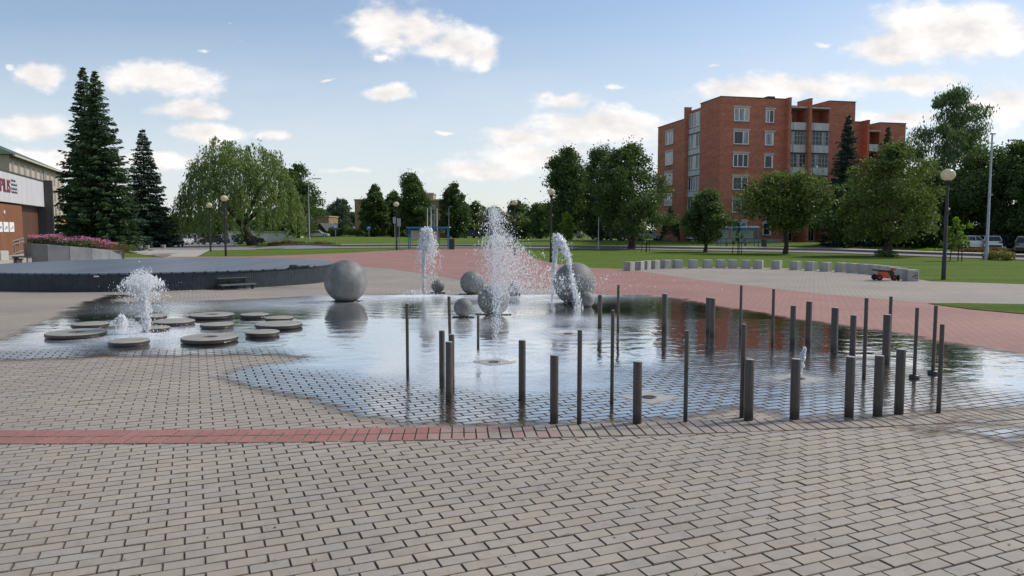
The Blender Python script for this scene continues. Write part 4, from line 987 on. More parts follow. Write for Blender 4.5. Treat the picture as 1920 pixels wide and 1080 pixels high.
mb = MB(); mb.box(25.36, 27.79, 6.4, 8.4, 15.25, 15.43); bpart(mb, 'balcony_roof', M['lintel'])
for k in range(5):
    z = 12.5-2.8*k; mb = MB(); mb.box(25.37, 27.78, 6.5, 8.38, z-.14, z, 1); mb.box(25.38, 27.77, 6.52, 6.62, z+.05, z+1.0); bpart(mb, 'balcony', [M['balcony'], M['roof_dark']])
    mb = MB(); mb.box(25.5, 27.0, 8.28, 8.39, z+.02, z+2.3); dr = bpart(mb, 'balcony_door', M['white'])
    mb = MB(); mb.box(25.6, 26.1, 8.26, 8.278, z+.9, z+2.1); mb.build('pane', M['glass'], dr); mb = MB(); mb.box(26.2, 26.9, 8.26, 8.278, z+.2, z+2.1); mb.build('pane', M['glass'], dr)
# ground floor entrances
for x0 in (9.3, 12.5):
    mb = MB(); mb.box(x0, x0+2.2, -.1, 1.99, .0, .12, 1); mb.box(x0, x0+2.2, 1.85, 1.99, .12, 2.6); dr = bpart(mb, 'entrance_door', [M['white'], M['kerb']])
    for a, b in ((.12, .95), (1.15, 1.6), (1.68, 2.1)):
        mb = MB(); mb.box(x0+a, x0+b, 1.82, 1.848, .25, 2.45); mb.build('pane', M['glass'], dr)
    mb = MB(); mb.box(x0-.1, x0+2.6, -.5, 1.84, 2.75, 2.95); mb.box(x0-.1, x0+2.6, -.52, -.5, 2.7, 3.35); bpart(mb, 'entrance_canopy', M['lintel'])
mb = MB(); mb.box(-.5, .59, 6.2, 8.6, 2.6, 2.72); bpart(mb, 'entrance_canopy', M['sill'])
mb = MB(); mb.box(.35, .59, 6.5, 8.3, Z0, 2.5); dr = bpart(mb, 'entrance_door', M['white']); mb = MB(); mb.box(.33, .348, 6.8, 7.4, .6, 2.2); mb.build('pane', M['glass'], dr)
for i in range(3):
    mb = MB(); mb.box(-1.0+.3*i, .34, 6.2, 8.6, -.3+.14*i, -.16+.14*i); bpart(mb, 'entrance_step', simple('step_red', (.2, .06, .045), .8))
mb = MB(); mb.box(-.05, 9.2, -.05, .0, Z0, .45); bpart(mb, 'plinth', M['lintel'])

# ------------------------------------------------------------------ culture house on the left
d2 = Vector((-.365, .931, 0)); nn = Vector((.931, .365, 0))
P0 = Vector((-32.7, 52.5, 0))
ANG = math.atan2(-d2.y, -d2.x)     # local +x runs towards the camera
hall = empty('culture_hall', (P0.x, P0.y, -.3), 'low hall with white fascia, timber clad entrance and red lettering', 'building', rz=ANG)
# local frame: x towards the camera along the facade, y = inwards or outwards
def L2(x, y): return P0+(-d2)*x+Vector((-math.sin(ANG), math.cos(ANG), 0))*y
OUT = 1 if (Vector((-math.sin(ANG), math.cos(ANG), 0)).dot(nn) > 0) else -1
def hb(mb, x0, x1, y0, y1, z0, z1, mi=0, bev=0):
    a, b = sorted((y0*OUT, y1*OUT)); mb.box(x0, x1, a, b, z0+.3, z1+.3, mi, bev=bev)
M['fascia'] = simple('white_fascia', (.5, .5, .51), .75, var=.1, scale=1.5, streak=True)
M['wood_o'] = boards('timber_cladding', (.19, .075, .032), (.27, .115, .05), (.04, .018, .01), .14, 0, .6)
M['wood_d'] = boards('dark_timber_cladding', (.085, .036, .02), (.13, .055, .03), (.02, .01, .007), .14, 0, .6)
mb = MB(); hb(mb, 0, 26, -.35, 0, 3.27, 5.0); mb.build('fascia', M['fascia'], hall)
mb = MB(); hb(mb, -.4, 26, -14, -.36, 4.85, 5.02); hb(mb, 0, 26, -.3, .04, 5.005, 5.09); mb.build('roof', M['roof_dark'], hall)
mb = MB(); hb(mb, 0, 26, -.45, -.36, 3.18, 3.26); mb.build('soffit', M['roof_dark'], hall)
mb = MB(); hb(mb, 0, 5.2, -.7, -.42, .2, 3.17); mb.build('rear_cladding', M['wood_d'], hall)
mb = MB(); hb(mb, 5.2, 6.0, -.7, -.5, .2, 3.17); mb.build('doorway', M['black'], hall)
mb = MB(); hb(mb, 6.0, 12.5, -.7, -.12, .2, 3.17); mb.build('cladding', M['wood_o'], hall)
mb = MB(); hb(mb, 12.5, 26, -.7, -.5, .2, 3.17); mb.build('glazing', M['glass'], hall)
mb = MB(); hb(mb, 0, 26, -14, -.71, -.3, 4.84); mb.build('wall', M['fascia'], hall)
mb = MB(); hb(mb, -.36, -.01, -.7, .5, -.3, 5.12); mb.build('end_pier', boards('pier_slate', (.05, .05, .055), (.075, .072, .07), (.02, .02, .022), .5, 1, .7), hall)
mb = MB(); hb(mb, -.4, 26, -.11, 1.6, -.3, .19); mb.build('terrace', M['sidewalk'], hall)
for i, x in enumerate((8.2, 9.5, 10.8)):
    mb = MB(); hb(mb, x, x+1.05, -.12+.004, -.09, 1.55, 2.12); p = mb.build('poster', M['white'], hall)
    mb = MB(); hb(mb, x+.2, x+.5+.1*i, -.089, -.086, 1.75, 1.88); hb(mb, x+.6, x+.8, -.089, -.086, 1.68, 1.8); mb.build('print', simple('poster_print', (.3, .3, .38), .7), p)
mb = MB(); hb(mb, 10.2, 10.4, -.12+.004, -.06, 2.6, 2.78); mb.build('wall_light', M['white'], hall)
def text(name, body, size, mat, parent, loc, rot, sx=1, ext=.02):
    cu = bpy.data.curves.new(name, 'FONT'); cu.body = body; cu.size = size; cu.extrude = ext; cu.align_x = 'LEFT'; cu.offset = .012
    o = bpy.data.objects.new(name, cu); COL.objects.link(o); dg = bpy.context.evaluated_depsgraph_get(); dg.update()
    me = bpy.data.meshes.new_from_object(o.evaluated_get(dg)); bpy.data.objects.remove(o)
    me.materials.clear(); me.materials.append(mat)
    o = bpy.data.objects.new(name, me); COL.objects.link(o); o.parent = parent; o.location = loc; o.rotation_euler = rot; o.scale = (sx, 1, 1)
    return o
M['sign_red'] = simple('sign_red', (.19, .03, .055), .5, var=.08); M['sign_grey'] = simple('sign_grey', (.06, .07, .08), .6, var=.1)
# letters: read left to right = away from the camera (local -x)
t1 = text('lettering', 'ΛPILIS', 1.02, M['sign_red'], hall, (0, 0, 0), (0, 0, 0))
bb = [v.co.x for v in t1.data.vertices]; by_ = [v.co.y for v in t1.data.vertices]
wid = max(bb)-min(bb); t1.scale = (3.0/wid, .78/(max(by_)-min(by_)), 1)
t1.location = (12.1, OUT*.012, 3.85+.3); t1.rotation_euler = (PI/2, 0, PI)
mb = MB()
for r, (n, z) in enumerate(((4, 4.52), (5, 4.28), (5, 4.04), (5, 3.84))):
    for i in range(n*2):
        x = 8.85-i*.14; hb(mb, x-.1, x, .002, .012, z, z+.1+.05*((i*7+r*3) % 3 == 0)); 
        if (i+r) % 3: hb(mb, x-.06, x-.035, .0121, .014, z+.03, z+.08)
mb.build('small_lettering', M['sign_grey'], hall)
# handrails of the ramp
def rail(p0, p1, label):
    root = empty('handrail', ((p0+p1)/2)*1.0, label, 'handrail', 'steel handrails of the entrance ramp'); c = root.location.copy()
    mb = MB(); 
    for dz in (0, -.2, -.75): mb.tube([p0-c+Vector((0, 0, dz)), p1-c+Vector((0, 0, dz))], .025, 8)
    mb.build('rail', M['steel'], root)
    for f in (.02, .35, .68, .98):
        q = p0.lerp(p1, f)-c; mb = MB(); mb.tube([q+Vector((0, 0, -.95)), q], .022, 8); mb.build('upright', M['steel'], root)
rail(at(17, 454.5, 44), at(44, 446, 46), 'steel handrail of the ramp next to the flower planter')
rail(at(-14, 457, 42), at(15, 446, 44), 'steel handrail of the ramp cut by the left picture edge')
# planter wall
pw = [at(44, 457, 42.0), at(58, 457.2, 41.4), at(88, 458.5, 41.4), at(130, 461.5, 42), at(172, 465, 43), at(205, 469, 44.3), at(226, 471.2, 45.5), at(233, 472.5, 47)]
root = empty('planter_wall', (pw[0].x, pw[0].y, 0), 'curved grey concrete planter wall full of pink flowers', 'planter'); c0 = root.location.copy()
M['planter'] = simple('planter_concrete', (.235, .24, .25), .85, var=.22, scale=1.4, bump=.2, bscale=50)
for i in range(len(pw)-1):
    a = pw[i]-c0; b = pw[i+1]-c0; d = (b-a); d.z = 0; d.normalize(); n = Vector((-d.y, d.x, 0))*.22
    a2 = a+d*.012; b2 = b-d*.012; V = []
    for p, q in ((a2, b2),): 
        V = [(p.x, p.y, -.5), (q.x, q.y, -.5), (q.x+n.x, q.y+n.y, -.5), (p.x+n.x, p.y+n.y, -.5), (p.x, p.y, p.z), (q.x, q.y, q.z), (q.x+n.x, q.y+n.y, q.z), (p.x+n.x, p.y+n.y, p.z)]
    mb = MB(); mb.add(V, [(3, 2, 1, 0), (4, 5, 6, 7), (0, 1, 5, 4), (1, 2, 6, 5), (2, 3, 7, 6), (3, 0, 4, 7)]); mb.build('wall_panel', M['planter'], root)
# soil mound behind
mb = MB(); n = len(pw); V = [tuple(p-c0-Vector((0, 0, .06))+Vector((0, .2, 0))) for p in pw]+[(p.x-c0.x+.25, p.y-c0.y+1.5, p.z-.12) for p in pw]; mb.add(V, [(i, i+1, n+i+1, n+i) for i in range(n-1)]); mb.build('soil', M['sand'], root)
def ruv(n, rng):
    v = rng.normal(size=(n, 3)); return v/np.linalg.norm(v, axis=1)[:, None]
def leaf_quads(C, L, W, rng, U=None, N=None):
    n = len(C); u = ruv(n, rng) if U is None else U; w = np.cross(u, ruv(n, rng) if N is None else N); w /= np.maximum(np.linalg.norm(w, axis=1), 1e-6)[:, None]
    L = np.broadcast_to(L, n)[:, None]*.5; W = np.broadcast_to(W, n)[:, None]*.5
    return np.stack([C-u*L, C-w*W+u*L*.1, C+u*L, C+w*W+u*L*.1], 1).reshape(-1, 3)
rg = np.random.default_rng(77)
def bed(name, label, cat, pts, n, h, depth, size, mat, parent=None, stuff=True):
    pts = np.array([tuple(p) for p in pts]); k = len(pts); u = rg.uniform(0, k-1-1e-6, n); i = u.astype(int); f = (u-i)[:, None]
    P = pts[i]*(1-f)+pts[i+1]*f; bump = .4+.9*vnoise(u*2.3, u*0, 4)
    P[:, 1] += rg.uniform(0, depth, n); P[:, 2] += rg.uniform(.0, 1, n)**.7*h*bump
    c = P.mean(0); c[2] = P[:, 2].min(); V = leaf_quads(P-c, size*rg.uniform(.6, 1.3, n), size*.6, rg)
    o = fast_mesh(name, V, 4, mat, loc=tuple(c), parent=parent)
    if parent is None: tag(o, label, cat, kind='stuff' if stuff else None)
    return o
fp = [p+Vector((0, .25, 0)) for p in pw]
bed('flower_foliage', 'low green foliage filling the curved concrete planter', 'foliage', fp, 5200, .36, 1.2, .12, M['leaf_mid'])
bed('pink_flowers', 'bright pink flowers massed along the planter wall', 'flowers', [p+Vector((0, 0, .1)) for p in fp[:6]], 1700, .42, 1.0, .08, M['petal'])
bed('crimson_flowers', 'crimson flowers at the low end of the planter', 'flowers', [p+Vector((0, 0, .06)) for p in fp[4:7]], 800, .24, .8, .09, M['petal_red'])
# block + picnic benches left of the planter
b0 = at(0, 493, 37); mb = MB(); mb.box(-1.4, .27, -.3, .3, -.3, .92, bev=.02); o = mb.build('concrete_block', simple('block_concrete', (.42, .4, .36), .8, var=.12), None, (b0.x, b0.y, -.28)); tag(o, 'pale concrete block at the left edge beyond the deck', 'concrete block')
for (px, py, w, lab) in ((22, 485, .5, 'low dark green bench nearest the pale concrete block'), (42, 481, .42, 'dark green bench top in front of the planter wall')):
    p = at(px, py, 38); root = empty('bench', (p.x, p.y, -.3), lab, 'bench', 'dark benches by the planter'); z = p.z+.3
    mb = MB(); mb.box(-w, w, -.2, .2, z-.05, z, bev=.01); mb.build('seat', simple('bench_green', (.025, .035, .035), .6), root)
    for s in (-1, 1): mb = MB(); mb.box(s*w*.8-.04, s*w*.8+.04, -.16, .16, 0, z-.051); mb.build('leg', M['concrete'], root)
# flag on the hall's pier
fpz = at(108, 404, 52.6); root = empty('flag', fpz, 'dark flag with red stripe drooping from a short pole on the hall pier', 'flag')
mb = MB(); mb.tube([(-.15, 0, -.05), (.25, -.1, .25)], .02, 6); mb.build('flagpole', M['white'], root)
V = []; F = []
for i in range(10):
    for j in range(7):
        f = i/9; g_ = j/6; V.append((.2-.35*g_*0+f*.42*(.25+g_*.0)+f*f*.3, -.08+.08*math.sin(i*1.1+j), .2-.62*f-.26*g_+.1*f*g_))
for i in range(9):
    for j in range(6): F.append((i*7+j, i*7+j+1, i*7+8+j, i*7+7+j))
mb = MB(); mb.add(V, F, 0, True); o = mb.build('cloth', [simple('flag_dark', (.02, .03, .025), .8), simple('flag_red', (.2, .02, .02), .8), simple('flag_yellow', (.4, .25, .03), .8)], root)
for p in o.data.polygons: p.material_index = [2, 2, 0, 0, 1, 1][p.index % 6]

# ------------------------------------------------------------------ beige office behind the hall
Q0 = Vector((-56.0, 84.0, 0)); e = Vector((-10.9, 28, 0)).normalized(); AG = math.atan2(e.y, e.x)
off = empty('beige_office', (Q0.x, Q0.y, -.5), 'beige three storey office building with green hipped roof', 'building', rz=AG)   # local x away from camera, +y to the left
LN = 31.0; WD = 13
M['beige'] = simple('beige_render', (.46, .385, .31), .9, var=.08, scale=1); M['tan'] = simple('tan_plinth', (.36, .26, .16), .9, var=.1)
M['roof_green'] = boards('green_roof', (.045, .085, .06), (.06, .1, .07), (.03, .05, .04), .5, 0, .6, .08)
mb = MB(); mb.box(0, LN, 0, WD, 0, 10.5); mb.build('wall', M['beige'], off)
mb = MB(); mb.box(LN-7, LN+.6, -.35, -.003, 0, 3.7); mb.build('plinth', M['tan'], off)
mb = MB(); V = [(-.7, -.7, 10.51), (LN+.7, -.7, 10.51), (LN+.7, WD+.7, 10.51), (-.7, WD+.7, 10.51), (5, WD/2, 13.8), (LN-5, WD/2, 13.8)]; mb.add(V, [(0, 1, 5, 4), (1, 2, 5), (2, 3, 4, 5), (3, 0, 4), (3, 2, 1, 0)]); mb.build('roof', M['roof_green'], off)
mb = MB(); mb.box(-.75, LN+.75, -.75, -.55, 10.3, 10.5); mb.build('eaves', M['lintel'], off)
M['win_tan'] = simple('office_window', (.17, .14, .115), .3, var=.15, scale=2)
for r, (zb_, zt_) in enumerate(((8.45, 9.85), (6.2, 7.65), (4.0, 5.3))):
    for i in range(11):
        x = 1.4+i*2.85; mb = MB(); mb.box(x-.55, x+.55, -.03, .1, zb_, zt_); w_ = mb.build('window', M['win_tan'], off)
        mb = MB(); mb.box(x-.02, x+.03, -.05, -.031, zb_, zt_); mb.box(x-.6, x+.6, -.08, .0, zb_-.1, zb_-.003); mb.build('frame', M['lintel'], w_)
mb = MB(); mb.tube([(17, -.1, .5), (17, -.1, 10.2)], .08, 8); mb.build('downpipe', M['lintel'], off)

# ------------------------------------------------------------------ far buildings
def far_block(name, label, px0, px1, top, Y, mat, base=450, roof=None, wins=(), depth=9, gable=False, rz=0):
    p0 = at(px0, base, Y); p1 = at(px1, base, Y); zt_ = at(px0, top, Y).z; w = p1.x-p0.x; g0 = gz((p0.x+p1.x)/2, Y)-.6
    root = empty(name, ((p0.x+p1.x)/2, Y, g0), label, 'building', rz=rz); h = zt_-g0
    mb = MB()
    if gable:
        hw = w/2; ze = h*.45; mb.prism([(-hw, 0), (hw, 0), (hw, ze), (0, h-.15), (-hw, ze)], 0, depth, M=Matrix(((1, 0, 0, 0), (0, 0, 1, 0), (0, 1, 0, 0), (0, 0, 0, 1))))
        mb.build('wall', mat, root); mb = MB()
        for s in (-1, 1): mb.add([(s*(hw+.4), -.4, ze-.35), (0, -.4, h), (0, depth+.4, h), (s*(hw+.4), depth+.4, ze-.35), (s*(hw+.4), -.4, ze-.15), (0, -.4, h+.2), (0, depth+.4, h+.2), (s*(hw+.4), depth+.4, ze-.15)], [(3, 2, 1, 0), (4, 5, 6, 7), (0, 1, 5, 4), (2, 3, 7, 6), (0, 4, 7, 3), (1, 2, 6, 5)])
        mb.build('roof', roof or M['roof_dark'], root)
    else:
        mb.box(-w/2, w/2, 0, depth, 0, h); mb.build('wall', mat, root)
        mb = MB(); mb.box(-w/2-.15, w/2+.15, -.15, depth+.15, h+.003, h+.3); mb.build('roof', roof or M['lintel'], root)
    for (wx0, wx1, wy0, wy1, gl) in wins:
        a = at(wx0, wy1, Y)-root.location; b = at(wx1, wy0, Y)-root.location
        mb = MB(); mb.box(a.x-.06, b.x+.06, -.06, .02, a.z-.06, b.z+.06); f = mb.build('window', M['white'], root)
        mb = MB(); mb.box(a.x, b.x, -.09, -.062, a.z, b.z); mb.build('pane', M[gl], f)
    return root
M['yellow'] = brickwall('yellow_brick', (.3, .22, .115), (.36, .27, .15), (.22, .18, .12))
far_block('yellow_block', 'yellow brick block end wall behind the left dark oval tree', 666, 752, 376, 165, M['yellow'], roof=M['tan'], depth=12)
far_block('yellow_block', 'yellow brick block with a stair tower behind the mushroom jet', 806, 840, 376, 160, M['yellow'], wins=[(807, 815, 386, 398, 'glass_blue'), (807, 815, 402, 414, 'glass_blue'), (807, 815, 418, 428, 'glass_blue')], depth=10)
far_block('stair_tower', 'brown stair tower rising beside the yellow brick block', 796, 813, 364, 166, M['tan'], depth=6)
far_block('wooden_house', 'dark wooden house with a steep gable beyond the lawn', 588, 614, 420, 150, simple('dark_timber', (.05, .045, .045), .9), gable=True, wins=[(592, 600, 431, 437, 'glass_blue')])
far_block('yellow_house', 'ochre house with a flat brown roof beside the dark wooden house', 594, 617, 407, 172, M['yellow'], roof=M['tan'])
far_block('orange_house', 'small orange house seen through the blue shelter', 816, 842, 417, 140, simple('orange_render', (.36, .15, .045), .8), gable=True, wins=[(827, 834, 430, 436, 'glass_blue')])
far_block('white_shed', 'low white wall with faded mural behind the willow', 428, 560, 437, 125, M['white'], depth=3, wins=[(434, 446, 440, 447, 'glass_blue')])
far_block('white_house', 'pale house glimpsed at the end of the street', 336, 352, 422, 260, M['fascia'], gable=True)
far_block('pale_garage', 'pale garage glimpsed below the trees at the far right', 1888, 1912, 440, 108, M['fascia'])

# ------------------------------------------------------------------ trees
def tree_root(name, label, x, y, group='trees around the square'):
    return empty(name, (x, y, gz(x, y)-.05), label, 'tree', group)
def trunk_mesh(parent, h, r, limbs, mat, lean=(0, 0)):
    mb = MB(); n = 7
    pts = [(lean[0]*(i/n)**1.2+.06*r*math.sin(i*1.7)*8, lean[1]*(i/n), h*i/n-.1) for i in range(n+1)]
    mb.tube(pts, [r*(1.35 if i == 0 else 1-.75*i/n) for i in range(n+1)], 9)
    for q in limbs:
        q = Vector(q); f = min(.95, max(.3, .3+.6*(q.z/h-.35)*random.uniform(.6, 1)))
        i = f*n; i0 = int(i); a = Vector(pts[i0]).lerp(Vector(pts[min(n, i0+1)]), i-i0); m = a.lerp(q, .5)+Vector((0, 0, .08*(q-a).length))
        rr = r*(.42-.2*f); mb.tube([a, m, q], [rr, rr*.65, rr*.2], 6)
    return mb.build('trunk', mat, parent)
def prof(kind, h):
    if kind == 'round': return math.sqrt(max(0, 1-(2*h-1)**2))**.8
    if kind == 'egg': return math.sin(PI*min(1, h)**.72)**.75
    if kind == 'cone': return min(1, h*6)*(1-h)**.75+.06
    if kind == 'column': return min(1, (h*7)**.6)*min(1, ((1-h)*3.2)**.7)
    if kind == 'umbrella': return math.sin(PI*min(1, h)**1.15)**.55
    return 1
def crown(seed, R, z0, z1, kind, nclump, nleaf, ls, cr=(.22, .4), fill=.5, droop=False, gaps=0):
    r = np.random.default_rng(seed); C = []; RC = []
    for i in range(nclump):
        h = r.uniform(.02, .97); p = prof(kind, h); a = r.uniform(0, 2*PI); q = R*p*(r.uniform(fill, 1) if i % 5 else r.uniform(0, .6))
        q *= .62+.52*float(vnoise(np.array(a*1.35+seed), np.array(h*3.3+seed*.37), 5))
        if kind in ('egg', 'round', 'umbrella') and i % 9 == 0: q *= 1.22
        C.append((q*math.cos(a), q*math.sin(a), z0+(z1-z0)*h)); RC.append(R*r.uniform(*cr)*(.55+.45*p)*r.lognormal(0, .22))
    C = np.array(C); RC = np.array(RC)
    w = RC**2; k = r.choice(len(C), nleaf, p=w/w.sum())
    d = ruv(nleaf, r); rad = RC[k]*r.uniform(0, 1, nleaf)**.42
    P = C[k]+d*rad[:, None]*np.array([1, 1, .72])
    # loose outer sprays
    m = int(nleaf*.07); P[:m] = C[k[:m]]+d[:m]*(RC[k[:m]]*r.uniform(1, 1.5, m))[:, None]
    P[:, 2] = np.clip(P[:, 2], z0-.1*(z1-z0), z1+RC.max()*.3)
    s = ls*r.uniform(.6, 1.35, nleaf)
    if droop:
        U = ruv(nleaf, r)*.55+np.array([0, 0, -1.0]); U /= np.linalg.norm(U, axis=1)[:, None]
        return C, leaf_quads(P, s*1.6, s*.5, r, U)
    return C, leaf_quads(P, s, s*.75, r)
TN = [0]
def deciduous(label, px, Y, top, lpx, rpx, bottom, kind='egg', mat='leaf_dark', name='tree', n=7000, ls=.26, trunk=.28, nclump=46, cr=(.22, .4), fill=.5, bark='bark', droop=False, base=None, group='trees around the square', lean=(0, 0)):
    TN[0] += 1
    if base: g = G(px, base); Y = g.y; x = g.x
    else: x = (px-960)/FPX*Y
    g0 = gz(x, Y)-.05; zt_ = at(px, top, Y).z-g0; zb_ = max(.4, at(px, bottom, Y).z-g0); R = (rpx-lpx)/2/FPX*Y
    off_ = ((lpx+rpx)/2-px)/FPX*Y
    root = tree_root(name, label, x, Y, group)
    asp = (zt_-zb_)/max(.1, 2*R); nclump = int(nclump*max(1.25, min(3, asp*1.35))); n = int(n*2.2*max(1, min(1.6, asp))); ls = ls*.98
    C, V = crown(TN[0]*13+7, R*1.04, zb_, zt_-R*.14, kind, nclump, n, ls, cr, fill, droop)
    V[:, 0] += off_; o = fast_mesh('crown', V, 4, M[mat], root)
    lim = C[np.argsort(-C[:, 2])][::max(1, len(C)//14)]
    trunk_mesh(root, zb_+(zt_-zb_)*.75, trunk, [(c[0]+off_, c[1], c[2]) for c in lim], M[bark], (off_*.8, 0))
    return root
def spruce(label, px, Y, top, hw, mat='needle', n=9000, bot=.02, sparse=1.0, seed=1, group='spruce trees'):
    x = (px-960)/FPX*Y; g0 = gz(x, Y)-.05; Ht = at(px, top, Y).z-g0; R = hw/FPX*Y
    root = tree_root('spruce_tree', label, x, Y, group); r = np.random.default_rng(seed)
    B = []; nw = int(Ht*4.4*sparse); R *= 1.12
    Pn = []; Un = []; Ls = []
    mbr = MB(); mbr.tube([(0, 0, -.1), (0, 0, Ht*.5), (0, 0, Ht)], [R*.075, R*.05, .015], 8)
    for i in range(nw):
        f = (i+r.uniform(0, .6))/nw; z = Ht*(bot+(1-bot)*f); 
        rad = R*1.06*((1-f)**.78)*r.uniform(.85, 1.1)+.12
        nbr = int(7+9*(1-f))
        for b in range(nbr):
            a = r.uniform(0, 2*PI); Lb = rad*r.uniform(.6, 1.12)*(1.12 if r.uniform() > .8 else 1)
            m = int(8+Lb*20); t = r.uniform(.12, 1, m)**.8
            droop_ = -.22*Lb*(1-.6*f)*t**1.1+.13*Lb*t**2.6
            px_ = Lb*t; w = (1-t)*.16*Lb+.06
            s_ = r.normal(0, 1, m)*w
            P = np.stack([px_*math.cos(a)-s_*math.sin(a), px_*math.sin(a)+s_*math.cos(a), z+droop_-abs(r.normal(0, .1, m))], -1)
            U = np.stack([np.full(m, math.cos(a))-np.sign(s_)*.7*math.sin(a), np.full(m, math.sin(a))+np.sign(s_)*.7*math.cos(a), r.normal(-.45, .35, m)], -1)
            Pn.append(P); Un.append(U/np.linalg.norm(U, axis=1)[:, None]); Ls.append(np.clip(.24+.2*(1-f)*r.uniform(.5, 1.3, m), .12, .5))
    P = np.concatenate(Pn); U = np.concatenate(Un); Ls = np.concatenate(Ls)
    V = leaf_quads(P, Ls*1.2, Ls*.36, r, U); fast_mesh('crown', V, 4, M[mat], root)
    mbr.build('trunk', M['bark'], root); return root
spruce('tall double topped spruce, left one of the pair beside the beige office', 171, 75, 124, 53, seed=3)
spruce('tall full spruce, right one of the pair behind the flower planter', 193, 73, 131, 63, seed=4)
spruce('shorter dark spruce between the tall pair and the street', 276, 92, 240, 46, 'needle_blue', seed=5)
spruce('pointed spruce against the right front of the red brick block', 1582, 86, 214, 42, 'needle_blue', seed=6)
spruce('thin topped spruce in front of the lower brick wing', 1656, 88, 236, 34, 'needle_blue', seed=7, sparse=.8)
# willow
def willow(label, bpx, bpy, lpx, rpx, top):
    g = G(bpx, bpy); Y = g.y; k = Y/FPX; root = tree_root('willow_tree', label, g.x, Y); r = np.random.default_rng(8)
    g0 = g.z-.05; cx = ((lpx+rpx)/2-bpx)*k; R = (rpx-lpx)/2*k; Ht = at(bpx, top, Y).z-g0; low = at(bpx, 440, Y).z-g0
    # main limbs
    mb = MB(); fork = Vector((-1.1, 0, 2.6)); mb.tube([(.35, 0, -.15), (.05, 0, .6), (-.55, 0, 1.7), fork], [.78, .62, .52, .45], 10)
    tips = []
    for i in range(13):
        a = 2*PI*i/13+r.uniform(-.2, .2); q = r.uniform(.35, .85); tp = Vector((cx+R*q*math.cos(a), R*.8*q*math.sin(a), low+(Ht-low)*r.uniform(.5, .88)*(1.12-.42*q)))
        m = fork.lerp(tp, .5)+Vector((0, 0, .9)); mb.tube([fork, m, tp], [.28, .17, .05], 7); tips.append(tp)
    mb.build('trunk', M['bark'], root)
    Ps = []; Us = []
    nst = 520
    for i in range(nst):
        # strand start on a lumpy dome
        a = r.uniform(0, 2*PI); q = math.sqrt(r.uniform(.01, 1)); lump = .68+.5*float(vnoise(np.array(a*1.6), np.array(q*3.0), 3))
        x0 = cx+R*q*.93*math.cos(a); y0 = R*.8*q*math.sin(a); zt_ = low+(Ht-low)*((1-q**2.1)**.55*.84+.16)*lump
        if x0 < cx-R*.5: zt_ = max(zt_-.3, low+2.2)
        L = r.uniform(.25, 1)*(1.2+ (zt_-low)*.6); 
        if q > .7: L = r.uniform(.4, 1.0)*(zt_-low+.8)
        m = int(L*11+8); t = np.sort(r.uniform(0, 1, m)); bend = r.uniform(.2, .9)
        P = np.stack([x0+math.cos(a)*bend*t*(1.2-t)+r.normal(0, .13, m), y0+math.sin(a)*bend*t*(1.2-t)+r.normal(0, .13, m), zt_+.25*np.sin(t*3)-L*t], -1)
        U = np.stack([r.normal(0, .38, m)+.25*math.cos(a), r.normal(0, .38, m), np.full(m, -1.0)], -1)
        Ps.append(P); Us.append(U/np.linalg.norm(U, axis=1)[:, None])
    # bushy upper clumps
    n = 6500; nc = 60; C = []
    for i in range(nc):
        a = r.uniform(0, 2*PI); q = math.sqrt(r.uniform(0, 1)); C.append((cx+R*.85*q*math.cos(a), R*.7*q*math.sin(a), low+(Ht-low)*((1-q**2)**.5*.72+.2)*r.uniform(.82, 1.12)))
    C = np.array(C); kk = r.integers(0, nc, n); P = C[kk]+ruv(n, r)*(r.uniform(0, 1, n)**.5*r.uniform(.5, 1.7, nc)[kk])[:, None]
    U = ruv(n, r)*.8+np.array([0, 0, -.6]); Ps.append(P); Us.append(U/np.linalg.norm(U, axis=1)[:, None])
    P = np.concatenate(Ps); U = np.concatenate(Us); s = .34*r.uniform(.6, 1.3, len(P))
    P[:, 2] = np.maximum(P[:, 2], low*.55)
    fast_mesh('crown', leaf_quads(P, s*1.25, s*.34, r, U), 4, M['leaf_willow'], root)
willow('broad pale green willow with a leaning trunk beside the street', 470, 461, 322, 578, 268)
D = deciduous
D('dark oval tree rising behind the right side of the willow', 560, 120, 296, 518, 600, 452, 'egg', n=8000)
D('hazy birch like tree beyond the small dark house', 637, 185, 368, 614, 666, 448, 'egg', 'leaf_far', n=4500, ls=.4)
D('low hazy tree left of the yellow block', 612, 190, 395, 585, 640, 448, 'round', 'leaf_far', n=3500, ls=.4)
D('dark tree hiding the left part of the yellow block', 701, 138, 342, 676, 728, 446, 'egg', n=6500, ls=.3)
D('slim tree between the two dark trees before the yellow block', 738, 142, 354, 718, 760, 446, 'egg', n=4000, ls=.3)
D('tallest dark tree in front of the yellow block', 774, 135, 318, 744, 806, 446, 'egg', n=8000, ls=.3)
D('dark oval tree just right of the yellow block', 852, 133, 340, 824, 880, 447, 'egg', n=7500, ls=.3)
D('brownish conical tree above the black hatchback', 889, 142, 372, 866, 916, 447, 'cone', 'leaf_olive', n=4500, ls=.3)
D('dark purple plum tree behind the tallest jet', 940, 128, 402, 900, 985, 447, 'round', 'leaf_plum', n=5000, ls=.28)
D('dark tree behind the globe lamp that peeps over the bushes', 966, 150, 374, 946, 988, 440, 'round', n=3500, ls=.32)
D('olive bushy tree below the peeping globe lamp', 975, 126, 402, 945, 1010, 447, 'round', 'leaf_olive', n=4500, ls=.28)
D('rounded green tree left of the tall dark pair', 1012, 122, 378, 985, 1045, 447, 'round', 'leaf_mid', n=5000, ls=.28)
D('tall dark column tree right behind the lamp in the middle', 1060, 102, 270, 1026, 1096, 458, 'column', n=9000, cr=(.3, .5))
D('tall dark tree between the column tree and the open branched tree', 1124, 106, 265, 1080, 1165, 455, 'egg', n=9000)
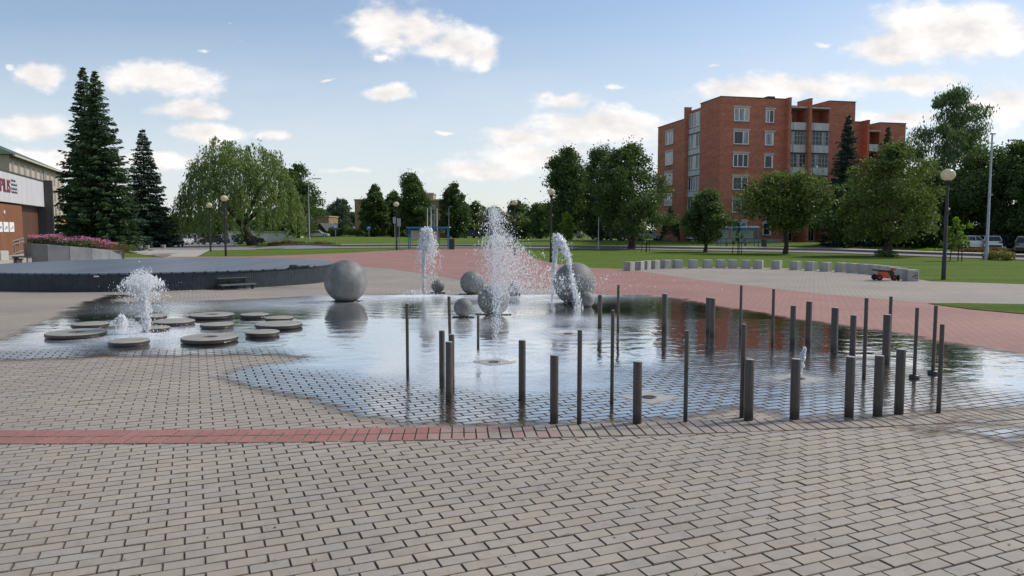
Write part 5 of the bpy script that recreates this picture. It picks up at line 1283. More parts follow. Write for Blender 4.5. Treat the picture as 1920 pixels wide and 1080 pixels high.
D('open branched tree with a stout trunk left of the brick block', 1184, 70, 254, 1098, 1254, 442, 'egg', 'leaf_dark', base=466.5, n=11000, ls=.24, nclump=60, cr=(.2, .34), trunk=.36)
D('slender light green young tree behind the middle lamp', 1062, 80, 395, 1043, 1082, 450, 'cone', 'leaf_young', n=1400, ls=.22, trunk=.06, nclump=26)
D('small dense tree before the left corner of the brick block', 1322, 70, 353, 1278, 1364, 449, 'egg', 'leaf_mid', base=472.5, n=8000, ls=.2, trunk=.17, nclump=44)
D('medium roadside tree before the brick block entrance', 1472, 62, 317, 1406, 1542, 430, 'umbrella', 'leaf_olive', base=475.5, n=9000, ls=.22, trunk=.2, nclump=54)
D('dark low branched tree under the pointed spruce', 1585, 80, 340, 1540, 1625, 452, 'egg', n=7000, ls=.25)
D('big broad roadside tree on the right with a leafy trunk base', 1660, 60, 256, 1572, 1768, 452, 'egg', 'leaf_olive', base=480, n=9500, ls=.2, nclump=64, cr=(.14, .28), trunk=.34)
D('tall feathery birch behind the right hand trees', 1782, 92, 150, 1676, 1880, 440, 'egg', 'leaf_birch', 'birch_tree', n=13000, ls=.24, nclump=80, cr=(.12, .24), fill=.25, bark='birch_bark', droop=True)
D('dark dense tree between the broad roadside tree and the lamp', 1730, 84, 295, 1672, 1792, 462, 'egg', n=9000)
D('dark broad tree behind the tall grey mast', 1845, 82, 268, 1776, 1905, 462, 'round', n=10000)
D('dark tree cut by the right picture edge', 1916, 78, 262, 1862, 1985, 462, 'round', n=10000)
D('dark tree beyond the right picture edge', 2010, 80, 240, 1940, 2080, 462, 'egg', n=7000)
D('dark tree at the left side of the far street', 322, 150, 404, 296, 348, 455, 'round', n=4500, ls=.34)
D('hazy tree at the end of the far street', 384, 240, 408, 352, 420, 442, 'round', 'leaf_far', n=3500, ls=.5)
D('dark bushy tree behind the left part of the willow', 400, 145, 395, 352, 450, 447, 'round', n=5500, ls=.34)
D('dark bushy tree behind the right part of the willow', 520, 135, 392, 470, 566, 447, 'round', n=5500, ls=.34)
D('dark tree left of the far street behind the shorter spruce', 270, 165, 380, 230, 312, 455, 'round', n=5000, ls=.36)
# staked saplings
def sapling(label, px, base, top, hw, mat='leaf_young', n=700):
    g = G(px, base); k = g.y/FPX; root = tree_root('sapling', label, g.x, g.y, 'young staked trees'); h = (base-top)*k; r = np.random.default_rng(int(px))
    mb = MB(); mb.tube([(0, 0, -.05), (.03, 0, h*.5), (0, 0, h*.95)], [.035, .028, .008], 7); mb.build('trunk', M['bark'], root)
    nc = 22; hz = r.uniform(.32, .98, nc); a = r.uniform(0, 2*PI, nc); q = hw*k*r.uniform(.2, 1, nc)*np.sqrt(np.maximum(.05, 1-abs(hz-.55)*1.6)); C = np.stack([q*np.cos(a), q*np.sin(a), hz*h], -1)
    kk = r.integers(0, nc, n); P = C[kk]+ruv(n, r)*(.22*hw*k*r.uniform(.2, 1, n)**.5)[:, None]; s = .17*r.uniform(.6, 1.3, n)
    fast_mesh('crown', leaf_quads(P, s, s*.7, r), 4, M[mat], root)
    for j in range(3):
        t = 2*PI*j/3+.5; mb = MB(); mb.tube([(.45*math.cos(t), .45*math.sin(t), -.05), (.36*math.cos(t), .36*math.sin(t), 1.15)], .03, 6); mb.build('stake', M['bark'], root)
sapling('bright yellow green sapling between three stakes near the right lamp', 1796, 489, 402, 26, n=1100)
sapling('sparse sapling in front of the right blue shelter', 1383, 477, 408, 15, 'leaf_mid', 260)
sapling('thin yellowish sapling at the left foot of the brick block', 1211, 472, 408, 14, 'leaf_olive', 300)
# shrubs & hedges
def shrub(name, label, px0, px1, top, base, mat, n=1600, Y=None, depth=1.2, ls=.14, group=None, cat='shrub'):
    if Y is None: Y = G((px0+px1)/2, base).y
    k = Y/FPX; x = ((px0+px1)/2-960)*k; w = (px1-px0)/2*k; g0 = gz(x, Y)-.02; h = max(.3, at((px0+px1)/2, top, Y).z-g0); r = np.random.default_rng(int(px0*3+top))
    root = empty(name, (x, Y, g0), label, cat, group)
    u = r.uniform(-1, 1, n); v = r.uniform(-1, 1, n); lum = .7+.5*vnoise(u*w*1.3+9, v*0, 2); z = (np.clip(1-abs(u)**5, 0, 1))*lum*h*r.uniform(.05, 1, n)**.5
    P = np.stack([u*w, v*depth*np.sqrt(np.clip(1-u**4, 0, 1)), z], -1); s = ls*r.uniform(.6, 1.4, n)
    fast_mesh('foliage', leaf_quads(P, s, s*.7, r), 4, M[mat], root)
    mb = MB(); nst = max(3, int(w*1.5))
    for i in range(nst):
        xx = -w*.8+1.6*w*i/(nst-1); mb.tube([(xx, 0, -.05), (xx+.1, .05, h*.6)], [.03, .012], 5)
    mb.build('stem', M['bark'], root); return root
shrub('shrub', 'yellow green leafy shrub at the foot of the grey mast', 1853, 1890, 472, 487, 'bed_yellow', 1600, ls=.13)
shrub('hedge', 'reddish brown hedge strip between road and car park', 1785, 1925, 464, 480, 'bed_red', 5200, Y=66, ls=.13, cat='hedge')
shrub('hedge', 'green grassy border strip left of the reddish hedge', 1716, 1786, 467, 477, 'leaf_young', 2200, Y=69, ls=.14, cat='hedge')
shrub('shrub', 'green sprouts at the foot of the broad roadside tree', 1646, 1674, 470, 481, 'leaf_mid', 600, ls=.13)
shrub('hedge', 'dark clipped hedge between the brick block and the big tree', 1584, 1618, 432, 457, 'leaf_dark', 2600, Y=88, ls=.16, cat='hedge')
shrub('hedge', 'yellowish low hedge bed at the end of the lawn mound', 575, 629, 453, 461, 'bed_yellow', 2400, Y=88, ls=.16, cat='hedge')
shrub('hedge', 'reddish low hedge bed left of the yellowish bed', 503, 577, 451.5, 461, 'bed_red', 2600, Y=89, ls=.16, cat='hedge')
shrub('ivy', 'dark ivy climbing the left foot of the brick block', 1238, 1274, 396, 455, 'leaf_dark', 4200, Y=100.5, depth=.5, ls=.2, cat='climber')
shrub('hedge', 'dark bushes along the far edge of the lawn left of the first dark tree', 612, 690, 424, 447, 'leaf_dark', 4500, Y=146, depth=2, ls=.32, cat='hedge')
shrub('hedge', 'dark bushes along the far edge of the lawn behind the blue arrow sign', 688, 768, 427, 447, 'leaf_mid', 4500, Y=147, depth=2, ls=.32, cat='hedge')
shrub('hedge', 'dark bushes behind the left blue shelter', 768, 870, 432, 447, 'leaf_dark', 4500, Y=149, depth=2, ls=.32, cat='hedge')
# far woodland
def woods(label, px0, px1, top, Y, mat, n, seed):
    r = np.random.default_rng(seed); k = Y/FPX; x = r.uniform((px0-960)*k, (px1-960)*k, n); hh = (455-top)*k
    z = hh*(.45+.75*fbm(x*.09, x*0+seed, seed, 4))*r.uniform(.02, 1, n)**.6
    P = np.stack([x, Y+r.uniform(-5, 5, n), zf(x, np.full(n, Y))-.5+z], -1); s = k*4.2*r.uniform(.6, 1.3, n)
    c = P.mean(0); c[2] = P[:, 2].min(); o = fast_mesh('far_woodland', leaf_quads(P-c, s, s*.75, r), 4, M[mat], loc=tuple(c)); tag(o, label, 'woodland', kind='stuff')
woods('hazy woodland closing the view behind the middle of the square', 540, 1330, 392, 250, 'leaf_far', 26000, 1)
woods('dark belt of trees behind the car park on the right', 1600, 2300, 330, 118, 'leaf_dark', 22000, 2)
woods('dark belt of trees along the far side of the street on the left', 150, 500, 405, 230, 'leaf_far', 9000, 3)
# ------------------------------------------------------------------ lamps and poles
def globe_lamp(px, gy, base, d, label, Y=None, tx=None):
    g = G(px, base) if Y is None else onY(px, Y); k = g.y/FPX; root = empty('globe_lamp', g, label, 'street lamp', 'globe lamps on black poles')
    zc = at(tx or px, gy, g.y).z-g.z; R = d/2*k; zb_ = zc-R*.95
    mb = MB(); mb.lathe([(.085, -.03), (.085, .9), (.07, .93), (.062, zb_*.7), (.05, zb_-.02)], 14); mb.build('pole', M['black'], root)
    mb = MB(); mb.lathe([(.055, zb_-.16), (.12, zb_-.02), (.13, zb_+.03), (.1, zb_+.05)], 16); mb.build('collar', M['black'], root)
    mb = MB(); n = 20; mb.lathe([(max(.0001, R*math.sin(PI*i/n)), zc-R*math.cos(PI*i/n)*.9) for i in range(n+1)], 28, cap=False); mb.build('globe', M['globe'], root)
    mb = MB(); mb.box(.05, .12, -.04, .04, zc*.66, zc*.66+.1, bev=.01); mb.build('junction_box', M['steel'], root)
globe_lamp(1769, 328, 523, 25, 'nearest globe lamp on a black pole on the right lawn', tx=1777)
globe_lamp(423.5, 372, 480, 13, 'taller looking lamp of the two left ones before the willow', tx=420)
globe_lamp(395, 385, 471, 11, 'farther lamp of the two left ones before the willow', tx=392)
globe_lamp(744, 383, 469.3, 10.5, 'globe lamp on a black pole left of the blue shelter', tx=742.5)
globe_lamp(1033, 360, 492, 14, 'globe lamp in the middle before the dark trees beside the arching jet')
globe_lamp(965, 380, 465, 11, 'globe lamp peeping above the bushes behind the tallest jet', Y=60)
def mast(name, label, px, base, top, r0, tx=None, arm=None, Y=None, cat='mast', cam=False):
    g = G(px, base) if Y is None else onY(px, Y); zt_ = at(tx or px, top, g.y).z-g.z; k = g.y/FPX
    root = empty(name, g, label, cat); mb = MB(); mb.lathe([(r0*1.3, -.03), (r0*1.25, .8), (r0, .85), (r0*.55, zt_)], 12); mb.build('pole', M['steel'], root)
    if arm:
        mb = MB(); L = arm*k; mb.tube([(0, 0, zt_-.05), (L*.45, 0, zt_+.05)], .04, 6); mb.box(L*.4, L, -.14, .14, zt_+.0, zt_+.11, bev=.02); mb.build('lamp_head', M['steel'], root)
    if cam:
        mb = MB(); mb.box(-.12, .2, -.1, .1, zt_, zt_+.1, bev=.02); mb.build('cap', M['steel'], root)
        mb = MB(); mb.tube([(.05, -.1, zt_*.52), (.05, -.22, zt_*.52)], .05, 8); mb.build('fitting', M['lintel'], root)
    return root
mast('light_mast', 'tall grey tapering mast on the right lawn', 1849, 487, 252, .1, tx=1860, cam=True)
mast('street_light', 'grey street light with a side arm right of the willow', 581, 457, 336, .08, arm=24, Y=90, cat='street light')
mast('street_light', 'slim grey street light in the gap by the far street', 342, 458, 372, .06, arm=-12, Y=110, cat='street light')
mast('street_light', 'slim grey street light right of the yellow block', 842, 447, 388, .06, arm=6, Y=128, cat='street light')
mast('steel_pole', 'plain short grey pole left of the open branched tree', 1122, 467.5, 407, .07, cat='pole')
for px, lab in ((802, 'left one of the white flagpoles above the blue shelter'), (809, 'middle one of the white flagpoles above the blue shelter'), (820, 'right one of the white flagpoles above the blue shelter')):
    g = onY(px, 122); root = empty('flagpole', g, lab, 'flagpole', 'white flagpoles beyond the lawn'); zt_ = at(px, 392, 122).z-g.z
    mb = MB(); mb.lathe([(.09, -.03), (.05, zt_)], 10); mb.build('pole', M['white'], root); mb = MB(); mb.lathe([(.0001, zt_+.001), (.08, zt_+.08), (.0001, zt_+.16)], 10, cap=False); mb.build('knob', M['white'], root)
# signs
M['blue'] = simple('sign_blue', (.02, .07, .32), .4, var=.08); M['lime'] = simple('sign_lime', (.5, .75, .05), .4, var=.05)
def sign(label, px, cy, w, h, base, Y, kind):
    g = onY(px, Y); k = Y/FPX; zc = at(px, cy, Y).z-g.z; W = w*k/2; Hh = h*k/2
    root = empty('road_sign', g, label, 'sign'); mb = MB(); mb.lathe([(.035, -.03), (.035, zc+Hh)], 8); mb.build('pole', M['steel'], root)
    mb = MB()
    if kind == 'board': mb.box(-W, W, -.06, -.035, zc-Hh, zc+Hh); mb.build('board', M['steel'], root); return
    mb.box(-W, W, -.07, -.04, zc-Hh, zc+Hh, bev=.01); bd = mb.build('board', M['lime'] if kind == 'cross' else M['blue'], root)
    y = -.0725
    if kind == 'cross':
        mb = MB(); mb.box(-W*.74, W*.74, y-.004, y, zc-Hh*.74, zc+Hh*.74); mb.build('blue_field', M['blue'], bd)
        mb = MB(); mb.add([(-W*.55, y-.006, zc-Hh*.5), (W*.55, y-.006, zc-Hh*.5), (0, y-.006, zc+Hh*.55)], [(0, 1, 2)]); t_ = mb.build('white_triangle', M['white'], bd)
        mb = MB(); mb.lathe([(.0001, 0), (W*.07, 0)], 10, axis='y', c=(0, y-.008, zc+Hh*.15), cap=False)
        for q in ((-.05, .08, -.2, -.38), (.05, .05, .16, -.38)):
            mb.add([(W*q[0]-W*.05, y-.008, zc+Hh*q[1]), (W*q[0]+W*.05, y-.008, zc+Hh*q[1]), (W*q[2]+W*.05, y-.008, zc+Hh*q[3]), (W*q[2]-W*.05, y-.008, zc+Hh*q[3])], [(0, 1, 2, 3)])
        mb.build('walking_figure', M['black'], bd)
    if kind == 'info':
        mb = MB(); mb.box(-W*.65, W*.65, y-.004, y, zc-Hh*.35, zc+Hh*.7); mb.build('white_field', M['white'], bd)
        mb = MB(); mb.box(-W*.13, W*.13, y-.007, y-.0045, zc-Hh*.2, zc+Hh*.3); mb.box(-W*.28, W*.28, y-.007, y-.0045, zc+Hh*.38, zc+Hh*.58); mb.build('pictogram', M['black'], bd)
    if kind == 'turn':
        mb = MB()
        for (x0, z0, x1, z1, t_) in ((-.55, -.5, -.35, .2, .14), (-.35, .2, .1, .35, .14)):
            d = Vector((x1-x0, 0, z1-z0)).normalized(); n = Vector((-d.z, 0, d.x))*t_
            mb.add([(W*(x0-n.x), y-.004, zc+Hh*(z0-n.z)), (W*(x1-n.x), y-.004, zc+Hh*(z1-n.z)), (W*(x1+n.x), y-.004, zc+Hh*(z1+n.z)), (W*(x0+n.x), y-.004, zc+Hh*(z0+n.z))], [(0, 1, 2, 3)])
        mb.add([(W*.05, y-.005, zc-Hh*.05), (W*.7, y-.005, zc+Hh*.4), (W*.05, y-.005, zc+Hh*.8)], [(0, 1, 2)]); mb.build('white_arrow', M['white'], bd)
    if kind == 'down':
        mb = MB(); mb.add([(-W*.55, y-.004, zc+Hh*.3), (-W*.3, y-.004, zc+Hh*.55), (W*.5, y-.004, zc-Hh*.25), (W*.25, y-.004, zc-Hh*.5)], [(0, 1, 2, 3)]); mb.add([(W*.6, y-.005, zc-Hh*.6), (W*.6, y-.005, zc+Hh*.1), (-W*.1, y-.005, zc-Hh*.6)], [(0, 1, 2)]); mb.build('white_arrow', M['white'], bd)
sign('lime bordered blue pedestrian crossing sign at the street', 374, 434, 10, 10, 460, 96, 'cross')
sign('lime bordered sign half turned away just right of the crossing sign', 386, 433.5, 5, 9, 460, 97, 'cross')
sign('blue sign with a white field on a grey pole beside the hedge bed', 630, 425, 7, 12, 460, 88, 'info')
sign('small blue sign with a white turning arrow on the lawn', 692.5, 428, 8, 8, 457, 96, 'turn')
sign('round cornered blue sign with a white down arrow before the willow trunk', 439.5, 446.5, 7.5, 7.5, 462, 98, 'down')
sign('two grey sign backs on a pole beside the globe lamp, left board', 741, 413, 6.5, 12, 466, 79, 'board')
sign('grey sign back on the pole just right of the globe lamp by the shelter', 749, 417, 6.5, 15, 466, 78.5, 'board')
sign('grey sign back on a pole by the far street', 343.5, 428, 8, 10, 460, 108, 'board')
# shelters
def shelter(label, px0, px1, top, Y, panel, arched=False, roofpale=True):
    k = Y/FPX; a = at(px0, top, Y); b = at(px1, top, Y); x = (a.x+b.x)/2; g0 = gz(x, Y); w = (b.x-a.x)/2; h = a.z-g0
    M.setdefault('shelter_blue', simple('shelter_blue', (.02, .12, .32) if arched else (.03, .2, .36), .45, var=.12))
    root = empty('bus_shelter', (x, Y, g0), label, 'bus shelter', 'blue bus shelters')
    for sx in (-1, -.5, .5, 1):
        for sy in (0, 1.4):
            if abs(sx) == .5 and sy == 0: continue
            mb = MB(); mb.box(sx*w*.96-.045, sx*w*.96+.045, sy-.045, sy+.045, -.05, h-.1); mb.build('post', M['shelter_blue'], root)
    mb = MB()
    if arched:
        n = 10; V = []; F = []
        for i in range(n+1):
            t = -.35+1.9*i/n; z = h-.12+.16*math.sin(PI*i/n)
            for (xx, zz) in ((-w, z), (w, z), (w, z+.05), (-w, z+.05)): V.append((xx, t, zz))
        for i in range(n):
            for q in range(4): F.append((i*4+q, i*4+(q+1) % 4, i*4+4+(q+1) % 4, i*4+4+q))
        mb.add(V, F); mb.build('roof', M['shelter_blue'], root)
    else:
        mb.box(-w*1.02, w*1.04, -.3, 1.7, h-.09, h, bev=.01); mb.build('roof', M['fascia'], root)
        mb = MB(); mb.box(-w*1.03, w*1.05, -.34, -.302, h-.16, h+.02); mb.build('fascia', M['shelter_blue'], root)
    for z in (h*.42, h*.86): mb = MB(); mb.box(-w*.96, w*.96, 1.37, 1.4, z-.03, z+.03); mb.build('rail', M['shelter_blue'], root)
    for (q0, q1, m_) in panel:
        mb = MB(); mb.box(-w+2*w*q0, -w+2*w*q1, 1.33, 1.36, h*.42, h*.84); mb.build('panel', M[m_], root)
    mb = MB(); mb.box(-w*.6, w*.6, .95, 1.3, .4, .45); mb.box(-w*.5, -w*.5+.06, 1, 1.25, -.03, .399); mb.box(w*.5-.06, w*.5, 1, 1.25, -.03, .399); mb.build('bench', M['shelter_blue'], root)
M['panel_green'] = simple('pale_green_panel', (.28, .42, .36), .4, var=.12)
shelter('light blue shelter with a pale flat roof behind the mushroom jet', 764, 841, 425.5, 79, [(.04, .26, 'fascia'), (.33, .5, 'fascia'), (.55, .72, 'fascia')])
shelter('deep blue arched shelter with pale green panels before the brick block', 1350, 1424, 425.5, 84, [(.05, .32, 'panel_green'), (.36, .62, 'panel_green'), (.68, .95, 'panel_green')], True)
def bin_(label, px, base, top, w, col, Y=None):
    g = G(px, base) if Y is None else onY(px, Y); k = g.y/FPX; h = at(px, top, g.y).z-g.z; r = w/2*k
    root = empty('litter_bin', g, label, 'litter bin', 'litter bins'); mb = MB(); mb.box(-r, r, -r*.8, r*.8, .03, h-.06, bev=.03); mb.build('body', simple('bin_'+str(px), col, .6), root)
    mb = MB(); mb.box(-r*1.04, r*1.04, -r*.84, r*.84, h-.058, h, bev=.012); mb.build('rim', M['black'], root)
bin_('dark grey litter bin on the red paving right of the light blue shelter', 847.5, 468, 448, 9.5, (.035, .04, .045))
bin_('dark litter bin with white notice beside the deep blue shelter', 1432, 463, 449, 8, (.05, .06, .06), 83)
bin_('small dark litter bin with a lid left of the parked blue car', 282, 466, 452, 8, (.02, .015, .012), 86)
for px, w, t_, lab in ((264, 10, 453, 'pale concrete flower tub left of the small dark bin'), (277, 9, 460, 'low concrete tub in front of the small dark bin'), (307, 9, 459, 'low concrete tub right of the small dark bin')):
    g = onY(px, 84); k = 84/FPX; h = at(px, t_, 84).z-g.z; r = w/2*k; root = empty('concrete_tub', g, lab, 'planter tub', 'concrete tubs near the street')
    mb = MB(); mb.lathe([(r*.8, -.03), (r, h*.9), (r, h), (r*.85, h), (r*.8, h-.1), (.0001, h-.1)], 18); mb.build('tub', M['concrete'], root)
# ------------------------------------------------------------------ cars
CARN = [0]
def car(label, px, Y, base_dz, rz, col, kind='hatch', scale=1.0):
    g = onY(px, Y); root = empty('parked_car', (g.x, g.y, g.z+base_dz), label, 'car', 'cars around the square', rz)
    CARN[0] += 1
    paint = simple('car_paint_%d' % CARN[0], col, .25, .2, var=.05, spec=.7)
    s = scale; hood = .95*s; roof = (1.62 if kind == 'suv' else 1.45)*s; Lh = 2.15*s; W = .88*s
    prof_ = [(-Lh, .35), (-Lh*.995, .72), (-Lh*.93, hood*.95), (-Lh*.55, hood), (Lh*.45, hood), (Lh*.9, hood*.86), (Lh*.99, .62), (Lh, .32)]
    mb = MB(); V = []; F = []
    for (x, z) in prof_:
        e = .1 if abs(x) > Lh*.9 else 0
        V += [(x, -W+e, .3), (x, -W+e*.6, z*.7), (x, -W+.06+e, z), (x, W-.06-e, z), (x, W-e*.6, z*.7), (x, W-e, .3)]
    n = len(prof_)
    for i in range(n-1):
        for q in range(6): F.append((i*6+q, i*6+(q+1) % 6, i*6+6+(q+1) % 6, i*6+6+q))
    F += [tuple(range(5, -1, -1)), tuple(range((n-1)*6, n*6))]
    mb.add(V, F, 0, False); body = mb.build('body', paint, root)
    rear = -Lh*.92 if kind in ('hatch', 'suv') else -Lh*.6
    cab = [(rear, hood-.02, W-.08), (rear+.28*s, roof-.05, W-.24), (rear+.9*s, roof, W-.22), (Lh*.05, roof-.02, W-.22), (Lh*.45, hood-.02, W-.08)]
    mb = MB(); V = []; F = []
    for (x, z, w) in cab: V += [(x, -w, z), (x, w, z)]
    gl = MB()
    low = [(x, hood-.02, W-.08) for (x, z, w) in cab]
    gv = []; 
    for (x, z, w) in cab: gv += [(x, -w, z), (x, w, z)]
    for (x, z, w) in low: gv += [(x, -w, z), (x, w, z)]
    gf = [(0, 1, 3, 2), (6, 7, 9, 8)]
    for i in range(4):
        a, b = i*2, i*2+2; gf += [(a, b, b+10, a+10), (a+1, a+11, b+11, b+1)]
    gl.add(gv, gf); g_ = gl.build('windows', M['glass'], root)
    rf = MB(); rf.add([(cab[1][0]-.02, -cab[1][2]-.01, cab[1][1]+.012), (cab[1][0]-.02, cab[1][2]+.01, cab[1][1]+.012), (cab[2][0], -cab[2][2]-.01, cab[2][1]+.012), (cab[2][0], cab[2][2]+.01, cab[2][1]+.012), (cab[3][0], -cab[3][2]-.01, cab[3][1]+.012), (cab[3][0], cab[3][2]+.01, cab[3][1]+.012),
                       (cab[1][0]-.02, -cab[1][2]-.02, cab[1][1]-.06), (cab[1][0]-.02, cab[1][2]+.02, cab[1][1]-.06), (cab[2][0], -cab[2][2]-.02, cab[2][1]-.06), (cab[2][0], cab[2][2]+.02, cab[2][1]-.06), (cab[3][0]+.05, -cab[3][2]-.02, cab[3][1]-.06), (cab[3][0]+.05, cab[3][2]+.02, cab[3][1]-.06)],
                      [(0, 2, 3, 1), (2, 4, 5, 3), (0, 6, 8, 2), (2, 8, 10, 4), (1, 3, 9, 7), (3, 5, 11, 9), (0, 1, 7, 6), (4, 10, 11, 5)])
    for sd in (-1, 1):
        for (i0, i1) in ((4, 3), (0, 1)):
            rf.tube([(cab[i0][0], sd*(cab[i0][2]+.0), cab[i0][1]), (cab[i1][0], sd*(cab[i1][2]), cab[i1][1])], .045, 6)
        rf.tube([(0-.15, sd*(W-.075), hood), (-.15, sd*(W-.215), roof-.02)], .04, 6)
    rf.build('roof', paint, root)
    for x in (-Lh*.64, Lh*.62):
        for sd in (-1, 1): wheel(root, x, sd*(W-.09), .33*s, .2, rim=M['steel'])
    for sd in (-1, 1):
        mb = MB(); mb.box(Lh*.93, Lh*.99, min(sd*.45, sd*.78), max(sd*.45, sd*.78), .62, .76, bev=.02); mb.build('headlight', M['white'], root)
        mb = MB(); mb.box(-Lh*1.005, -Lh*.96, min(sd*.5, sd*.8), max(sd*.5, sd*.8), .68, .85, bev=.01); mb.build('tail_light', M['sign_red'], root)
        mb = MB(); mb.box(Lh*.3, Lh*.38, min(sd*(W-.02), sd*(W+.14)), max(sd*(W-.02), sd*(W+.14)), hood-.02, hood+.12, bev=.02); mb.build('mirror', paint, root)
    mb = MB(); mb.box(Lh*.985, Lh*1.012, -.85*W, .85*W, .3, .48, bev=.012); mb.build('bumper', M['black'], root)
    mb = MB(); mb.box(-Lh*1.012, -Lh*.985, -.85*W, .85*W, .3, .5, bev=.012); mb.build('bumper', M['black'], root)
    mb = MB(); mb.box(Lh*.97, Lh*1.003, -.3, .3, .6, .74); mb.build('grille', M['black'], root)
    mb = MB(); mb.box(Lh*1.0125, Lh*1.016, -.26, .26, .36, .46); mb.build('number_plate', M['white'], root)
car('dark blue car facing the square beside the street on the left', 327, 96, -.0, -PI/2+.25, (.03, .045, .075), 'suv')
car('white car half hidden behind the dark blue car', 346, 112, 0, -PI/2+.1, (.6, .6, .6))
car('silver grey estate driving away along the street', 367, 118, 0, PI/2+.15, (.26, .25, .25), 'suv')
car('black car waiting between the two left lamps', 403, 112, 0, PI*.9, (.02, .02, .022))
car('dark car parked behind the willow trunk', 470, 108, 0, .25, (.04, .05, .07))
car('white car parked beyond the lawn mound', 597, 142, -.05, .1, (.6, .6, .6))
car('black hatchback parked at the far edge of the lawn', 887, 135, -.02, .1, (.015, .015, .018))
car('grey car hidden by the spray behind the lawn', 1008, 134, 0, .5, (.16, .17, .19))
car('silver car behind the slender young tree', 1072, 128, 0, .2, (.35, .35, .36))
car('white car behind the plain short pole', 1128, 112, 0, 1.0, (.65, .65, .65))
car('dark grey car left of the stout trunk', 1158, 108, 0, .25, (.05, .055, .06), 'suv')
car('black car right behind the stout trunk', 1182, 103, 0, .15, (.018, .018, .02))
car('silver car at the left corner of the brick block', 1213, 105, 0, .1, (.45, .45, .46))
car('white car beyond the reddish hedge, left of the grey mast', 1817, 77, 0, .35, (.6, .6, .6))
car('white car directly behind the grey mast', 1848, 78, 0, 1.3, (.65, .65, .65))
car('dark blue van like car right of the grey mast', 1880, 79, 0, .1, (.03, .05, .09), 'suv')
car('grey car at the right picture edge beyond the shrub', 1926, 66, 0, .9, (.2, .2, .21))

# ------------------------------------------------------------------ light and sky
SUN_EL, SUN_AZ = math.radians(46), math.radians(66)     # azimuth clockwise from the view direction (+Y)
sl = bpy.data.lights.new('sun', 'SUN'); sl.energy = SUN_E; sl.angle = math.radians(8); sl.color = (1, .95, .87)
so_ = bpy.data.objects.new('sun', sl); COL.objects.link(so_)
sd_ = Vector((math.sin(SUN_AZ)*math.cos(SUN_EL), math.cos(SUN_AZ)*math.cos(SUN_EL), math.sin(SUN_EL)))
so_.rotation_euler = (-sd_).to_track_quat('-Z', 'Y').to_euler(); so_.location = (0, 0, 40)
w = bpy.data.worlds.new('World'); S.world = w; w.use_nodes = True; w.node_tree.nodes.clear(); t = NT(w.node_tree)
sky = t.n('ShaderNodeTexSky'); sky.sky_type = 'NISHITA'; sky.sun_disc = False; sky.sun_elevation = SUN_EL; sky.sun_rotation = SUN_AZ; sky.air_density = 1.0; sky.dust_density = .6; sky.ozone_density = 1.2; sky.altitude = 50
gen = t.n('ShaderNodeTexCoord').outputs['Generated']
sx = t.n('ShaderNodeSeparateXYZ', {0: gen})
ay = t.m('MAXIMUM', t.m('ABSOLUTE', sx.outputs[1]), .08)
u = t.m('DIVIDE', sx.outputs[0], ay); v = t.m('DIVIDE', sx.outputs[2], ay)
uv = t.n('ShaderNodeCombineXYZ', {0: u, 1: v}).outputs[0]
# warp for billowy edges
wn = t.n('ShaderNodeTexNoise', {'Vector': uv, 'Scale': 9.0, 'Detail': 5, 'Roughness': .6})
warp = t.n('ShaderNodeVectorMath', {0: wn.outputs['Color'], 1: (.5, .5, .5)}, operation='SUBTRACT').outputs[0]
wv = t.n('ShaderNodeVectorMath', {0: warp, 1: (.055, .04, 0)}, operation='MULTIPLY').outputs[0]
uvw = t.n('ShaderNodeVectorMath', {0: uv, 1: wv}, operation='ADD').outputs[0]
CL = [(725, 50, 95, 62, 1.1), (790, 55, 80, 50, 1.0), (850, 88, 90, 42, 1.05), (905, 108, 42, 30, 1.0), (715, 105, 40, 14, .8), (726, 177, 54, 20, 1.0), (624, 152, 33, 7, .8), (75, 145, 72, 30, 1.0), (18, 127, 12, 14, .8), (290, 148, 135, 42, 1.05), (350, 205, 125, 26, .9), (390, 245, 120, 28, .95), (510, 255, 42, 14, .9), (60, 235, 120, 38, 1.0), (300, 298, 150, 26, .8), (80, 300, 150, 40, .9),
      (1048, 186, 62, 24, .95), (1145, 164, 34, 9, .7), (1130, 242, 180, 40, 1.1), (975, 264, 130, 28, 1.0), (1000, 297, 190, 36, .95), (890, 320, 140, 26, 1.0), (650, 320, 120, 16, .4), (838, 252, 48, 8, .7), (1825, 50, 210, 62, 1.1), (1680, 82, 120, 36, 1.0), (1545, 87, 24, 10, .7), (1440, 168, 250, 34, 1.05), (1690, 152, 190, 32, .95), (1890, 190, 110, 56, .95), (1680, 220, 120, 26, .9),
      (1340, 127, 28, 8, .7), (430, 38, 32, 9, .35), (450, 72, 28, 9, .35), (377, 97, 34, 8, .6), (605, 62, 14, 6, .3), (2300, 60, 300, 160, 1.0), (-350, 140, 260, 90, 1.0), (1900, -260, 420, 180, 1.0), (400, -420, 380, 130, 1.0), (-200, -200, 250, 90, .9)]
m_ = None
for (px, py, a, b, s) in CL:
    d = ray(px, py); c = (d.x/d.y, d.z/d.y, 0)
    q = t.n('ShaderNodeVectorMath', {0: uvw, 1: c}, operation='SUBTRACT').outputs[0]
    q = t.n('ShaderNodeVectorMath', {0: q, 1: (FPX/a, FPX/b, 0)}, operation='MULTIPLY').outputs[0]
    L = t.n('ShaderNodeVectorMath', {0: q}, operation='LENGTH').outputs['Value']
    val = t.m('SUBTRACT', s, L)
    m_ = val if m_ is None else t.n('ShaderNodeMath', {0: m_, 1: val, 2: .25}, operation='SMOOTH_MAX').outputs[0]
st2 = t.n('ShaderNodeMapping', {'Vector': uv, 'Scale': (1.0, 1.7, 1)}).outputs[0]
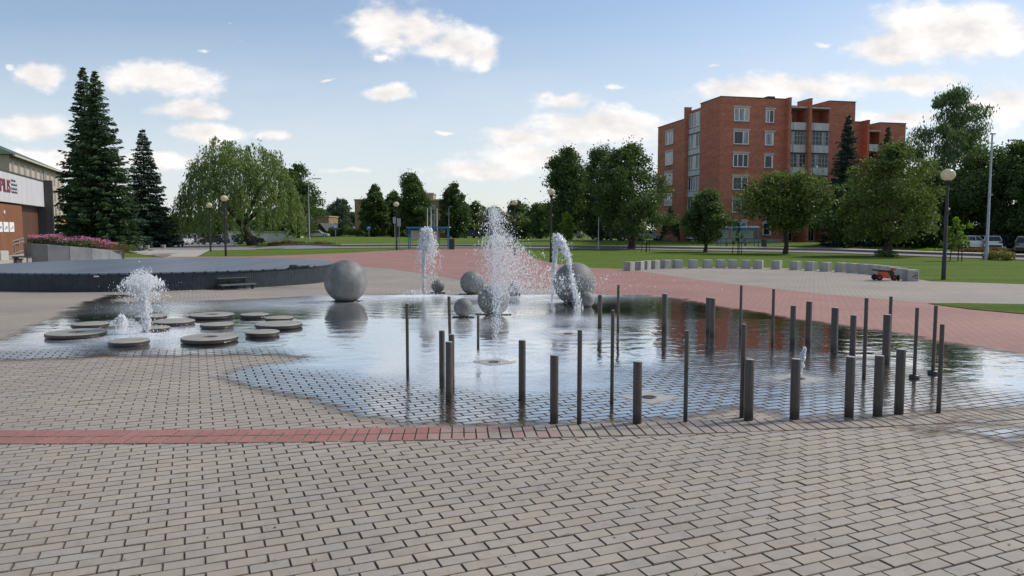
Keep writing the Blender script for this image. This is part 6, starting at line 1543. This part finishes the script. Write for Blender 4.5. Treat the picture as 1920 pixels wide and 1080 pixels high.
nz = t.noise(st2, 11, 9, .6); nz2 = t.noise(st2, 4, 5, .55); nz = t.m('ADD', t.m('MULTIPLY', nz, .8), t.m('MULTIPLY', t.noise(st2, 34, 6, .6), .2))
dens = t.m('ADD', t.m('ADD', m_, t.m('MULTIPLY', t.m('SUBTRACT', nz, .5), 1.9)), t.m('MULTIPLY', t.m('SUBTRACT', nz2, .5), .9))
mask = t.n('ShaderNodeMapRange', {0: dens, 1: .08, 2: .62}, interpolation_type='SMOOTHSTEP').outputs[0]
# thin veil near the horizon
vel = t.n('ShaderNodeMapRange', {0: v, 1: .34, 2: .08}, interpolation_type='SMOOTHSTEP').outputs[0]
vn = t.ramp(t.noise(t.n('ShaderNodeMapping', {'Vector': uv, 'Scale': (1, 4, 1)}).outputs[0], 2.4, 6, .6), [(.3, (.55, .55, .55)), (.68, (1, 1, 1))])
right = t.n('ShaderNodeMapRange', {0: u, 1: .0, 2: .75}, interpolation_type='SMOOTHSTEP').outputs[0]
veil = t.m('MAXIMUM', .13, t.m('MULTIPLY', t.m('ADD', vel, t.m('MULTIPLY', right, .35), clamp=True), vn))
# inner relief of the clouds: density towards the sun
sh = t.noise(t.n('ShaderNodeVectorMath', {0: st2, 1: (.025, .035, 0)}, operation='ADD').outputs[0], 11, 9, .6)
rel = t.m('ADD', .5, t.m('MULTIPLY', t.m('SUBTRACT', nz, sh), 3.2), clamp=True)
core = t.n('ShaderNodeMapRange', {0: dens, 1: .4, 2: 1.5}, interpolation_type='SMOOTHSTEP').outputs[0]
lit = t.m('SUBTRACT', t.m('ADD', .8, t.m('MULTIPLY', rel, .26)), t.m('MULTIPLY', core, .1))
cc = t.n('ShaderNodeVectorMath', {0: (CLOUD*1.0, CLOUD*.97, CLOUD*.93), 1: t.n('ShaderNodeCombineXYZ', {0: lit, 1: lit, 2: t.m('ADD', .05, t.m('MULTIPLY', lit, .97))}).outputs[0]}, operation='MULTIPLY').outputs[0]
skyc = t.n('ShaderNodeVectorMath', {0: sky.outputs[0], 1: SKYMUL}, operation='MULTIPLY').outputs[0]
c1 = t.mix(t.m('MULTIPLY', veil, .8), skyc, (CLOUD*.76, CLOUD*.795, CLOUD*.84))
c2 = t.mix(mask, c1, cc)
bg = t.n('ShaderNodeBackground', {'Color': c2, 'Strength': .1}); ow = t.n('ShaderNodeOutputWorld', {0: bg.outputs[0]})
# ------------------------------------------------------------------ camera
cam = bpy.data.cameras.new('camera'); cam.sensor_width = 36; cam.lens = 36*FPX/1920; cam.clip_end = 9000; cam.clip_start = .05
co = bpy.data.objects.new('camera', cam); COL.objects.link(co); co.location = (0, 0, H); co.rotation_euler = (PI/2-PITCH, 0, 0); S.camera = co
S.view_settings.view_transform = 'Standard'; S.view_settings.look = 'None'; S.view_settings.exposure = EXPO; S.view_settings.gamma = 1
S.cycles.max_bounces = 8; S.cycles.transparent_max_bounces = 16
